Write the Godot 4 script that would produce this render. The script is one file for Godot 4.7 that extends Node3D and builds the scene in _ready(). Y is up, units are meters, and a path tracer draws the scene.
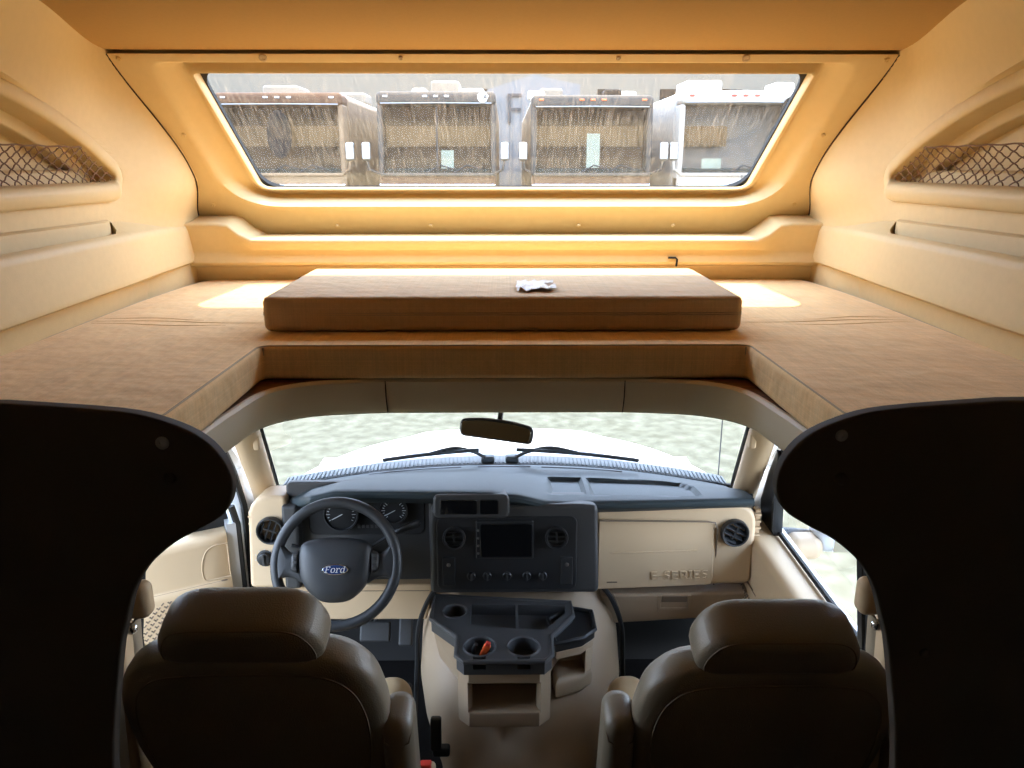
extends Node3D
# A motorhome seen from its coach: the bunk over the cab, its skylight window, and the cab below.
# x runs to the right, y up (ground at 0), the vehicle points towards -z. v() takes heights from a datum 2.5 m over the ground and d = metres ahead.

const DATUM := 2.5
var M := {}
var taken := {}


class Geo:
	var p := PackedVector3Array()

	func tri(a: Vector3, b: Vector3, c: Vector3) -> void:
		p.append(a); p.append(b); p.append(c)

	func quad(a: Vector3, b: Vector3, c: Vector3, d: Vector3) -> void:
		tri(a, b, c); tri(a, c, d)

	# rows of points; wrap closes each row on itself; caps fan the first and last row
	func loft(rows: Array, wrap := false, cap_a := false, cap_b := false) -> Geo:
		for i in rows.size() - 1:
			var a: Array = rows[i]
			var b: Array = rows[i + 1]
			var n: int = a.size()
			for j in (n if wrap else n - 1):
				var k: int = (j + 1) % n
				quad(a[j], a[k], b[k], b[j])
		if cap_a:
			fan(rows[0], true)
		if cap_b:
			fan(rows[-1], false)
		return self

	func fan(row: Array, back: bool) -> void:
		var c := Vector3.ZERO
		for q in row:
			c += q
		c /= row.size()
		for j in row.size():
			var k: int = (j + 1) % row.size()
			if back:
				tri(c, row[k], row[j])
			else:
				tri(c, row[j], row[k])

	func box(c: Vector3, s: Vector3, b := Basis()) -> Geo:
		return rbox(c, s, minf(0.003, s[s.min_axis_index()] * 0.2), 1, b)

	# a box with rounded edges of radius r
	func rbox(c: Vector3, s: Vector3, r: float, seg := 3, b := Basis(), mid := 1) -> Geo:
		var h := s * 0.5
		r = minf(r, h[h.min_axis_index()] * 0.999)
		var inn := h - Vector3.ONE * r
		for ax in 3:
			for sg in [-1.0, 1.0]:
				var u: int = (ax + 1) % 3
				var w: int = (ax + 2) % 3
				var us: Array = _steps(inn[u], r, seg, mid)
				var ws: Array = _steps(inn[w], r, seg, mid)
				var rows := []
				for i in us.size():
					var row := []
					for j in ws.size():
						var q := Vector3.ZERO
						q[ax] = sg * r
						q[u] = us[i][1]
						q[w] = ws[j][1]
						q = q.normalized() * r
						var base := Vector3.ZERO
						base[ax] = sg * inn[ax]
						base[u] = us[i][0]
						base[w] = ws[j][0]
						row.append(c + b * (base + q))
					rows.append(row if sg > 0 else row)
				if sg > 0:
					rows.reverse()
				loft(rows)
		return self

	func _steps(inner: float, r: float, seg: int, mid: int) -> Array:
		var out := []
		for i in seg + 1:
			out.append([-inner, r * tan(-PI / 4 * (1.0 - float(i) / seg))])
		for i in range(1, mid):
			out.append([lerpf(-inner, inner, float(i) / mid), 0.0])
		for i in seg + 1:
			out.append([inner, r * tan(PI / 4 * float(i) / seg)])
		return out

	func tube(path: Array, r, sides := 8, closed := false, flat := 1.0) -> Geo:
		var rows := []
		var n := path.size()
		var side := Vector3.ZERO
		for i in n:
			var a: Vector3 = path[(i - 1 + n) % n] if closed else path[maxi(i - 1, 0)]
			var c: Vector3 = path[(i + 1) % n] if closed else path[mini(i + 1, n - 1)]
			var t := (c - a).normalized()
			if side == Vector3.ZERO:
				side = t.cross(Vector3.UP if absf(t.y) < 0.9 else Vector3.RIGHT).normalized()
			side = (side - t * side.dot(t)).normalized()
			var up := side.cross(t)
			var rr: float = r[i] if r is Array else r
			var row := []
			for k in sides:
				var g := TAU * k / sides
				row.append(path[i] + side * cos(g) * rr + up * sin(g) * rr * flat)
			rows.append(row)
		if closed:
			rows.append(rows[0])
		return loft(rows, true, not closed, not closed)

	# profile of (radius, height) turned round the y axis of xf
	func lathe(prof: Array, xf := Transform3D(), n := 24, open := false) -> Geo:
		var rows := []
		for q in prof:
			var row := []
			for k in n:
				var g := TAU * k / n
				row.append(xf * Vector3(q.x * cos(g), q.y, q.x * sin(g)))
			rows.append(row)
		return loft(rows, true, prof[0].x > 0.0001 and not open, prof[-1].x > 0.0001 and not open)

	# an outline in the xy plane of xf, from z = 0 to z = depth, with rounded edges
	func prism(o: Array, depth: float, xf := Transform3D(), bevel := 0.002, steps := 2) -> Geo:
		var area := 0.0
		for i in o.size():
			area += o[i].cross(o[(i + 1) % o.size()])
		var flat: Array = o.duplicate()
		if area < 0:
			flat.reverse()
		var rows := []
		var ins := []
		for i in steps + 1:
			var g := PI / 2 * i / steps
			ins.append([bevel * (1 - sin(g)), bevel * (1 - cos(g))])
		var levels := []
		for e in ins:
			levels.append(e)
		for i in range(steps, -1, -1):
			levels.append([ins[i][0], depth - ins[i][1]])
		for l in levels:
			var q := Geo.inset(flat, l[0])
			var row := []
			for c in q:
				row.append(xf * Vector3(c.x, c.y, l[1]))
			rows.append(row)
		loft(rows, true)
		var ids := Geometry2D.triangulate_polygon(PackedVector2Array(Geo.inset(flat, bevel)))
		if ids.is_empty():
			fan(rows[0], true)
			fan(rows[-1], false)
		for k in range(0, ids.size(), 3):
			var a: Array = rows[0]
			var z: Array = rows[-1]
			tri(a[ids[k]], a[ids[k + 2]], a[ids[k + 1]])
			tri(z[ids[k]], z[ids[k + 1]], z[ids[k + 2]])
		return self

	# a cushion: the outline stays the widest line, both faces swell to hf and hb
	func pillow(o: Array, xf: Transform3D, hf: float, hb: float, rings := 7, power := 2.4, center := Vector2.INF) -> Geo:
		var c := Vector2.ZERO
		for q in o:
			c += q
		c /= o.size()
		if center != Vector2.INF:
			c = center
		var rows := []
		for side in 2:
			var h := hb if side == 0 else hf
			for i in range(1, rings + 1) if side == 0 else range(rings, 0, -1):
				if side == 1 and i == rings:
					continue
				var s := sin(PI / 2 * i / rings)
				var z := h * pow(maxf(0.0, 1.0 - pow(s, power)), 1.0 / power)
				var row := []
				for q in o:
					var w: Vector2 = c + (q - c) * s
					row.append(xf * Vector3(w.x, w.y, z if side == 1 else -z))
				rows.append(row)
		return loft(rows, true, true, true)

	static func inset(o: Array, by: float) -> Array:
		if by == 0.0:
			return o
		var out := []
		var n := o.size()
		for i in n:
			var a: Vector2 = (o[i] - o[(i - 1 + n) % n]).normalized()
			var b: Vector2 = (o[(i + 1) % n] - o[i]).normalized()
			var na := Vector2(-a.y, a.x)
			var nb := Vector2(-b.y, b.x)
			var m := (na + nb).normalized()
			out.append(o[i] + m * by / maxf(0.35, m.dot(na)))
		return out

	func add(g: Geo, xf := Transform3D()) -> Geo:
		for q in g.p:
			p.append(xf * q)
		return self


# ---- shapes of points -------------------------------------------------------
func v(x: float, y: float, d: float) -> Vector3:
	return Vector3(x, DATUM + y, -d)


# a polygon with rounded corners, always k + 1 points a corner and m points along each side
func rounded(c: Array, r, k := 6, m := 1) -> Array:
	var out := []
	var n := c.size()
	for i in n:
		var a: Vector2 = c[(i - 1 + n) % n]
		var b: Vector2 = c[i]
		var e: Vector2 = c[(i + 1) % n]
		var rr: float = r[i] if r is Array else r
		var s: Vector2 = b + (a - b).normalized() * minf(rr, (a - b).length() * 0.49)
		var t: Vector2 = b + (e - b).normalized() * minf(rr, (e - b).length() * 0.49)
		for j in k + 1:
			var g := float(j) / k
			out.append(s.lerp(b, g).lerp(b.lerp(t, g), g))
		var r2: float = r[(i + 1) % n] if r is Array else r
		var nx: Vector2 = e + (b - e).normalized() * minf(r2, (b - e).length() * 0.49)
		for j in range(1, m):
			out.append(t.lerp(nx, float(j) / m))
	return out


func rect(w: float, h: float, r: float, k := 5, cx := 0.0, cy := 0.0) -> Array:
	var a := w / 2
	var b := h / 2
	return rounded([Vector2(cx - a, cy - b), Vector2(cx + a, cy - b), Vector2(cx + a, cy + b), Vector2(cx - a, cy + b)], r, k)


func oval(w: float, h: float, n := 32, cx := 0.0, cy := 0.0) -> Array:
	var out := []
	for i in n:
		out.append(Vector2(cx + cos(TAU * i / n) * w / 2, cy + sin(TAU * i / n) * h / 2))
	return out


func curve(pts: Array, n: int, closed := false) -> Array:
	var out := []
	var c := pts.size()
	for i in (c if closed else c - 1):
		var p0 = pts[(i - 1 + c) % c] if closed or i > 0 else pts[0]
		var p1 = pts[i]
		var p2 = pts[(i + 1) % c]
		var p3 = pts[(i + 2) % c] if closed or i + 2 < c else pts[c - 1]
		for j in n:
			var t := float(j) / n
			out.append(p1.cubic_interpolate(p2, p0, p3, t))
	if not closed:
		out.append(pts[-1])
	return out


func table(x: float, t: Array) -> float:
	if x <= t[0][0]:
		return t[0][1]
	for i in t.size() - 1:
		if x <= t[i + 1][0]:
			return lerpf(t[i][1], t[i + 1][1], smoothstep(0, 1, (x - t[i][0]) / (t[i + 1][0] - t[i][0])) * 0.5 + 0.5 * (x - t[i][0]) / (t[i + 1][0] - t[i][0]))
	return t[-1][1]


# a frame at a point whose z axis is `out` and whose y axis leans to `up`
func frame(o: Vector3, out: Vector3, up := Vector3.UP) -> Transform3D:
	var z := out.normalized()
	var x := up.cross(z).normalized()
	return Transform3D(Basis(x, z.cross(x), z), o)


# a frame whose y axis is `axis`, for lathes
func stand(o: Vector3, axis: Vector3) -> Transform3D:
	var y := axis.normalized()
	var x := y.cross(Vector3.RIGHT if absf(y.x) < 0.9 else Vector3.UP).normalized()
	return Transform3D(Basis(x, y, x.cross(y)), o)


# ---- nodes --------------------------------------------------------------------
func numbered(called: String) -> String:
	taken[called] = taken.get(called, -1) + 1
	return called if taken[called] == 0 else "%s_%03d" % [called, taken[called]]


func mesh_of(g: Geo, from: Vector3, crease: float) -> ArrayMesh:
	var p := g.p
	var n := p.size() / 3
	var vol := 0.0
	var mid := Vector3.ZERO
	for q in p:
		mid += q
	mid /= maxi(1, p.size())
	for i in n:
		vol += (p[i * 3] - mid).dot((p[i * 3 + 1] - mid).cross(p[i * 3 + 2] - mid))
	var flip := vol > 0
	var vs := PackedVector3Array()
	vs.resize(p.size())
	var fn := PackedVector3Array()
	fn.resize(n)
	var at := {}
	for i in n:
		var a := p[i * 3]
		var b := p[i * 3 + (2 if flip else 1)]
		var c := p[i * 3 + (1 if flip else 2)]
		vs[i * 3] = a; vs[i * 3 + 1] = b; vs[i * 3 + 2] = c
		fn[i] = (c - a).cross(b - a)
		for q in [a, b, c]:
			var key := Vector3i((q * 20000.0).round())
			if at.has(key):
				at[key].append(i)
			else:
				at[key] = [i]
	var ns := PackedVector3Array()
	ns.resize(p.size())
	var lim := cos(deg_to_rad(crease))
	for i in n:
		var me := fn[i].normalized()
		for k in 3:
			var sum := Vector3.ZERO
			for f in at[Vector3i((vs[i * 3 + k] * 20000.0).round())]:
				if me.dot(fn[f].normalized()) >= lim:
					sum += fn[f]
			ns[i * 3 + k] = sum.normalized() if sum.length_squared() > 1e-20 else (me if me != Vector3.ZERO else Vector3.UP)
	for i in vs.size():
		vs[i] -= from
	var arr := []
	arr.resize(Mesh.ARRAY_MAX)
	arr[Mesh.ARRAY_VERTEX] = vs
	arr[Mesh.ARRAY_NORMAL] = ns
	var m := ArrayMesh.new()
	m.add_surface_from_arrays(Mesh.PRIMITIVE_TRIANGLES, arr)
	return m


func origin_of(n: Node) -> Vector3:
	var o := Vector3.ZERO
	while n != null and n != self:
		o += n.position
		n = n.get_parent()
	return o


func meta(o: Node, label := "", category := "", group := "", kind := "") -> Node:
	if label: o.set_meta("label", label)
	if category: o.set_meta("category", category)
	if group: o.set_meta("group", group)
	if kind: o.set_meta("kind", kind)
	return o


func thing(called: String, label: String, category: String, at: Vector3, group := "", kind := "") -> Node3D:
	var o := Node3D.new()
	o.name = numbered(called)
	o.position = at
	add_child(o)
	return meta(o, label, category, group, kind)


func part(parent: Node, called: String, g: Geo, mat: Material, crease := 40.0, label := "") -> MeshInstance3D:
	var o := MeshInstance3D.new()
	o.name = called
	o.mesh = mesh_of(g, origin_of(parent), crease)
	o.mesh.surface_set_material(0, mat)
	parent.add_child(o, true)
	if label: o.set_meta("label", label)
	return o


func one(called: String, g: Geo, mat: Material, label: String, category: String, group := "", kind := "", crease := 40.0) -> MeshInstance3D:
	var o := MeshInstance3D.new()
	o.name = numbered(called)
	var lo := g.p[0]
	var hi := g.p[0]
	for q in g.p:
		lo = lo.min(q)
		hi = hi.max(q)
	o.position = Vector3((lo.x + hi.x) / 2, lo.y, (lo.z + hi.z) / 2)
	o.mesh = mesh_of(g, o.position, crease)
	o.mesh.surface_set_material(0, mat)
	add_child(o)
	meta(o, label, category, group, kind)
	return o


func text_part(parent: Node, called: String, words: String, size: float, depth: float, xf: Transform3D, mat: Material, font := "Droid Sans", squash := 1.0) -> MeshInstance3D:
	var t := TextMesh.new()
	var f := SystemFont.new()
	f.font_names = PackedStringArray([font])
	t.font = f
	t.font_size = 32
	t.pixel_size = size / 23.0
	t.depth = depth
	t.text = words
	t.material = mat
	var o := MeshInstance3D.new()
	o.name = called
	o.mesh = t
	xf.basis = xf.basis * Basis().scaled(Vector3(squash, 1, 1))
	o.transform = xf
	o.position -= origin_of(parent)
	parent.add_child(o, true)
	return o


# ---- materials ----------------------------------------------------------------
func noise(freq: float, kind := FastNoiseLite.TYPE_SIMPLEX_SMOOTH, octaves := 4, sd := 7) -> FastNoiseLite:
	var n := FastNoiseLite.new()
	n.noise_type = kind
	n.frequency = freq
	n.fractal_octaves = octaves
	n.seed = sd
	return n


func noise_tex(n: FastNoiseLite, lo: Color, hi: Color, size := 512) -> NoiseTexture2D:
	var t := NoiseTexture2D.new()
	t.width = size
	t.height = size
	t.seamless = true
	t.noise = n
	var r := Gradient.new()
	r.set_color(0, lo)
	r.set_color(1, hi)
	t.color_ramp = r
	return t


func mat(col: Color, rough := 0.6, o := {}) -> StandardMaterial3D:
	var m := StandardMaterial3D.new()
	m.albedo_color = col
	m.roughness = rough
	m.metallic = o.get("metal", 0.0)
	m.metallic_specular = o.get("spec", 0.5)
	if o.has("bump"):
		m.heightmap_enabled = true
		m.heightmap_texture = o.bump
		m.heightmap_scale = o.get("height", 0.05)
	if o.has("tex"):
		m.albedo_texture = o.tex
	if o.has("bump") or o.has("tex"):
		m.uv1_triplanar = true
		m.uv1_world_triplanar = true
		m.uv1_scale = Vector3.ONE * o.get("scale", 4.0)
	if o.has("sheen"):
		m.rim_enabled = true
		m.rim = o.sheen
		m.rim_tint = 0.6
	if o.has("coat"):
		m.clearcoat_enabled = true
		m.clearcoat = o.coat
		m.clearcoat_roughness = 0.1
	return m


func rgb(r: float, g: float, b: float) -> Color:
	return Color(r / 255.0, g / 255.0, b / 255.0)


func _ready() -> void:
	# camera
	var cam := Camera3D.new()
	cam.name = "camera"
	cam.fov = 53.07
	cam.near = 0.05
	cam.far = 400.0
	cam.position = Vector3(0, DATUM, 0)
	cam.rotation_degrees = Vector3(-16.0, -0.52, 0)
	add_child(cam)
	cam.current = true
	# sky and sun: the sun stands high over the lot ahead
	var sky_mat := ProceduralSkyMaterial.new()
	sky_mat.sky_top_color = rgb(158, 180, 210)
	sky_mat.sky_horizon_color = rgb(216, 222, 228)
	sky_mat.sky_curve = 0.12
	sky_mat.ground_bottom_color = rgb(150, 145, 135)
	sky_mat.ground_horizon_color = rgb(190, 190, 186)
	sky_mat.sky_energy_multiplier = 3.5
	sky_mat.ground_energy_multiplier = 1.4
	sky_mat.sun_angle_max = 1.0
	var env := Environment.new()
	env.background_mode = Environment.BG_SKY
	env.sky = Sky.new()
	env.sky.sky_material = sky_mat
	env.tonemap_mode = Environment.TONE_MAPPER_LINEAR
	env.tonemap_exposure = 1.28
	env.sdfgi_enabled = true
	env.ssao_enabled = true
	env.ssil_enabled = true
	var we := WorldEnvironment.new()
	we.name = "environment"
	we.environment = env
	add_child(we)
	var sun := DirectionalLight3D.new()
	sun.name = "sun"
	sun.light_energy = 4.0
	sun.light_color = Color(1.0, 0.92, 0.74)
	sun.light_angular_distance = 0.6
	sun.shadow_enabled = true
	add_child(sun)
	sun.look_at_from_position(Vector3.ZERO, Vector3(-0.02, -sin(deg_to_rad(71.0)), cos(deg_to_rad(71.0))), Vector3.FORWARD)

	make_materials()
	# the large structure
	build_bunk_shell()
	build_front_wall()
	build_side_walls()
	build_bunk_trims()
	build_coach()
	build_cab_shell()
	build_doors()
	# objects
	build_bedding()
	build_partitions()
	build_dashboard()
	build_wheel()
	build_console()
	build_seats()
	build_cab_small()
	# outside
	build_hood()
	build_lot()


func linen(w: int, base: Color, spread: float, sd: int) -> ImageTexture:
	var rng := RandomNumberGenerator.new()
	rng.seed = sd
	var im := Image.create(w, w, false, Image.FORMAT_RGB8)
	var n := noise(0.02, FastNoiseLite.TYPE_SIMPLEX_SMOOTH, 4, sd)
	var cols := []
	var rows := []
	for i in w:
		cols.append(rng.randf_range(-1, 1))
		rows.append(rng.randf_range(-1, 1))
	for y in w:
		for x in w:
			var a: float = cols[x] if (x + y) % 2 == 0 else rows[y]
			var k := 1.0 + spread * (0.55 * a + 0.35 * rng.randf_range(-1, 1) + 0.35 * n.get_noise_2d(x, y * 0.6))
			im.set_pixel(x, y, Color(base.r * k, base.g * k, base.b * k))
	return ImageTexture.create_from_image(im)


func wood_tex(w: int, a: Color, b: Color, sd: int) -> ImageTexture:
	var im := Image.create(w, w, false, Image.FORMAT_RGB8)
	var n := noise(0.012, FastNoiseLite.TYPE_SIMPLEX_SMOOTH, 5, sd)
	for y in w:
		for x in w:
			var k := n.get_noise_2d(x * 0.35, y * 9.0) * 0.5 + 0.5
			k = clampf(k + 0.18 * sin(y * 0.35 + n.get_noise_2d(x * 0.5, y) * 7.0), 0, 1)
			im.set_pixel(x, y, a.lerp(b, k))
	return ImageTexture.create_from_image(im)


# dust washed down the pane in streaks, with specks
func dust_tex(w: int) -> ImageTexture:
	var im := Image.create(w, w, false, Image.FORMAT_RGBA8)
	var a := noise(0.03, FastNoiseLite.TYPE_SIMPLEX_SMOOTH, 4, 3)
	var b := noise(0.006, FastNoiseLite.TYPE_SIMPLEX_SMOOTH, 3, 9)
	var rng := RandomNumberGenerator.new()
	rng.seed = 5
	for y in w:
		for x in w:
			var s := a.get_noise_2d(x * 3.2 + y * 0.25, y * 0.16)
			var f := a.get_noise_2d(x * 9.0 + y * 0.6 + 300, y * 0.35)
			var k := 0.012 + 0.02 * b.get_noise_2d(x, y) + 0.16 * maxf(0, s - 0.1) + 0.8 * maxf(0, f - 0.16)
			if rng.randf() < 0.003:
				k += 0.1 * rng.randf()
			im.set_pixel(x, y, Color(0.86, 0.76, 0.64, clampf(k, 0.01, 0.5)))
	return ImageTexture.create_from_image(im)


func make_materials() -> void:
	var fine := noise_tex(noise(0.12, FastNoiseLite.TYPE_SIMPLEX_SMOOTH, 2, 11), Color(0, 0, 0), Color(1, 1, 1), 512)
	var cell := noise_tex(noise(0.06, FastNoiseLite.TYPE_CELLULAR, 1, 21), Color(0, 0, 0), Color(1, 1, 1), 512)
	var soft := noise_tex(noise(0.012, FastNoiseLite.TYPE_SIMPLEX_SMOOTH, 3, 31), Color(0, 0, 0), Color(1, 1, 1), 512)
	var mott := noise_tex(noise(0.02, FastNoiseLite.TYPE_SIMPLEX_SMOOTH, 5, 41), Color(0.975, 0.975, 0.975), Color(1, 1, 1), 512)
	M.cap = mat(rgb(219, 192, 142), 0.55, {"bump": fine, "tex": mott, "height": 0.02, "scale": 3.0, "spec": 0.35})
	M.liner = mat(rgb(178, 142, 92), 0.95, {"bump": fine, "tex": mott, "height": 0.06, "scale": 6.0, "spec": 0.1})
	M.linen = mat(Color.WHITE, 0.95, {"tex": linen(512, rgb(238, 199, 144), 0.09, 5), "bump": soft, "height": 0.35, "scale": 1.6, "spec": 0.1, "sheen": 0.3})
	M.linen_dark = mat(Color.WHITE, 0.95, {"tex": linen(512, rgb(204, 172, 132), 0.08, 6), "bump": soft, "height": 0.4, "scale": 2.0, "spec": 0.1, "sheen": 0.3})
	M.piping = mat(rgb(188, 164, 132), 0.9)
	M.wood = mat(Color.WHITE, 0.5, {"tex": wood_tex(512, rgb(92, 56, 32), rgb(150, 100, 62), 4), "scale": 1.5})
	M.band = mat(rgb(226, 212, 184), 0.6, {"bump": fine, "height": 0.02, "scale": 5.0})
	M.dark_panel = mat(rgb(82, 76, 70), 0.75, {"bump": fine, "height": 0.03, "scale": 6.0, "spec": 0.25})
	M.leather = mat(rgb(120, 108, 89), 0.42, {"bump": cell, "height": 0.05, "scale": 10.0, "spec": 0.5})
	M.leather_light = mat(rgb(196, 170, 132), 0.45, {"bump": cell, "height": 0.05, "scale": 10.0, "spec": 0.5})
	M.stitch = mat(rgb(112, 96, 78), 0.7)
	M.dash_dark = mat(rgb(54, 54, 54), 0.5, {"bump": cell, "height": 0.03, "scale": 14.0, "spec": 0.5})
	M.dash_top = mat(rgb(50, 60, 64), 0.5, {"bump": cell, "height": 0.03, "scale": 14.0, "spec": 0.42})
	M.dash_tan = mat(rgb(200, 174, 140), 0.5, {"bump": fine, "height": 0.02, "scale": 8.0, "spec": 0.4})
	M.cover_tan = mat(rgb(168, 146, 120), 0.5, {"bump": fine, "height": 0.02, "scale": 8.0, "spec": 0.4})
	M.black = mat(rgb(30, 31, 33), 0.45)
	M.black_matte = mat(rgb(20, 20, 21), 0.8)
	M.rubber = mat(rgb(24, 24, 25), 0.7)
	M.wheel = mat(rgb(44, 46, 49), 0.5, {"bump": cell, "height": 0.03, "scale": 14.0})
	M.gloss_black = mat(rgb(14, 15, 17), 0.08)
	M.chrome = mat(rgb(215, 218, 222), 0.12, {"metal": 1.0})
	M.tray = mat(rgb(66, 66, 67), 0.5)
	M.cowl = mat(rgb(120, 122, 122), 0.6)
	M.gap_shade = mat(rgb(58, 38, 20), 0.9)  # dark tone standing for the shade inside joints
	M.steel = mat(rgb(150, 150, 150), 0.35, {"metal": 1.0})
	M.white = mat(rgb(238, 238, 236), 0.3, {"coat": 0.5})
	M.silver = mat(rgb(176, 178, 180), 0.35, {"spec": 0.6})
	M.mark = mat(rgb(205, 208, 210), 0.5)
	M.gauge_mark = mat(rgb(190, 195, 200), 0.5)
	M.orange = mat(rgb(225, 96, 44), 0.45)
	M.red = mat(rgb(215, 62, 48), 0.4)
	M.blue = mat(rgb(28, 52, 104), 0.25)
	M.belt = mat(rgb(150, 135, 112), 0.8)
	M.net = mat(rgb(112, 76, 42), 0.7)
	M.carpet = mat(rgb(28, 26, 25), 1.0, {"bump": fine, "height": 0.3, "scale": 8.0, "spec": 0.1})
	M.coach_wood = mat(Color.WHITE, 0.55, {"tex": wood_tex(256, rgb(66, 42, 28), rgb(98, 64, 42), 8), "scale": 1.0})
	M.coach_floor = mat(rgb(96, 78, 60), 0.6)
	M.coach_wall = mat(rgb(206, 196, 176), 0.8)
	M.shade = mat(rgb(226, 202, 166), 0.9, {"spec": 0.1})
	M.shade.backlight_enabled = true
	M.shade.backlight = Color(0.48, 0.43, 0.35)  # cloth of the added windows, translucency set for the fill it passes
	M.shell = mat(rgb(232, 230, 224), 0.4)
	M.dust = StandardMaterial3D.new()
	M.dust.albedo_texture = dust_tex(1024)
	M.dust.transparency = BaseMaterial3D.TRANSPARENCY_ALPHA
	M.dust.roughness = 1.0
	M.dust.metallic_specular = 0.0
	M.dust.backlight_enabled = true
	M.dust.backlight = Color(0.9, 0.9, 0.9)
	M.dust.uv1_triplanar = true
	M.dust.uv1_world_triplanar = true
	M.dust.uv1_scale = Vector3(1.1, 1.1, 1.1)
	M.glass = glass(rgb(20, 24, 24), 0.06)
	M.glass_sky = glass(rgb(22, 18, 14), 0.34)
	M.glass_sky.metallic_specular = 0.34
	M.glass_coach = glass(rgb(30, 30, 28), 0.10)
	M.glass_shield = glass(rgb(40, 52, 50), 0.22)


func glass(c: Color, a: float) -> StandardMaterial3D:
	var m := StandardMaterial3D.new()
	m.albedo_color = Color(c.r, c.g, c.b, a)
	m.transparency = BaseMaterial3D.TRANSPARENCY_ALPHA
	m.roughness = 0.0
	return m


# ---- the bunk's shell ------------------------------------------------------------
func plan(y: float) -> Transform3D:      # outlines in (x, d) extruded upwards from height y
	return Transform3D(Basis(Vector3.RIGHT, Vector3.FORWARD, Vector3.UP), v(0, y, 0))


func screw(parent: Node, at: Vector3, out: Vector3, r := 0.006, m: Material = null) -> void:
	var g := Geo.new()
	var f := stand(at, out)
	g.lathe([Vector2(0, -0.004), Vector2(r, -0.004), Vector2(r, 0.0015), Vector2(r * 0.8, 0.003), Vector2(r * 0.45, 0.003), Vector2(r * 0.4, 0.0012), Vector2(0, 0.0012)], f, 14)
	part(parent, "screw", g, m if m else M.cap)


func build_bunk_shell() -> void:
	# ceiling: level over the coach, sloping down a little towards the front
	var g := Geo.new()
	var rows := []
	for q in [[-3.2, 0.40], [1.2, 0.40], [1.5, 0.393], [1.7, 0.377], [1.9, 0.353], [2.1, 0.334], [2.35, 0.309]]:
		rows.append([v(-1.27, q[1], q[0]), v(1.27, q[1], q[0]), v(1.27, q[1] + 0.012, q[0]), v(-1.27, q[1] + 0.012, q[0])])
	g.loft(rows, true, true, true)
	one("ceiling", g, M.liner, "tan fabric ceiling liner sloping down to the overcab window wall", "ceiling", "", "structure")
	# the outer skin of the roof and nose keeps the weather and the light out
	var s := Geo.new()
	s.loft([[v(-1.29, 0.47, -3.3), v(1.29, 0.47, -3.3), v(1.29, 0.43, -3.3), v(-1.29, 0.43, -3.3)], [v(-1.29, 0.47, 1.6), v(1.29, 0.47, 1.6), v(1.29, 0.43, 1.6), v(-1.29, 0.43, 1.6)],
		[v(-1.29, 0.385, 2.36), v(1.29, 0.385, 2.36), v(1.29, 0.35, 2.34), v(-1.29, 0.35, 2.34)], [v(-1.29, 0.372, 2.44), v(1.29, 0.372, 2.44), v(1.29, 0.337, 2.43), v(-1.29, 0.337, 2.43)]], true, true, true)
	for k in [-1.0, 1.0]:
		s.box(v(1.285 * k, -0.05, 1.70), Vector3(0.02, 1.06, 3.2))
		s.box(v(1.285 * k, 0.2, -1.6), Vector3(0.02, 0.5, 3.4))
		s.box(v(1.285 * k, -0.5, -2.4), Vector3(0.02, 1.0, 1.8))
		s.box(v(1.285 * k, -1.45, -1.0), Vector3(0.02, 1.0, 4.4))
		s.box(v(1.285 * k, -1.2, 0.65), Vector3(0.02, 1.3, 1.1))
	s.box(v(0, -0.46, 3.125), Vector3(2.58, 0.16, 0.03))
	one("nose_shell", s, M.shell, "white outer roof and side skin of the coach", "body shell", "", "structure")


# one ring round the window: a straight top line, a straight bottom line, rounded corners
func ring(xt: float, yt: float, dt: float, xb: float, yb: float, db: float, rt: float, rb: float, n := 0.0) -> Array:
	var l := Vector2(yb - yt, db - dt).length()
	var q := rounded([Vector2(-xt, 0), Vector2(xt, 0), Vector2(xb, l), Vector2(-xb, l)], [rt, rt, rb, rb], 10, 10)
	var out := []
	for c in q:
		var t: float = c.y / l
		out.append(v(c.x, lerpf(yt, yb, t) + n * 0.797, lerpf(dt, db, t) + n * 0.603))
	return out


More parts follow.
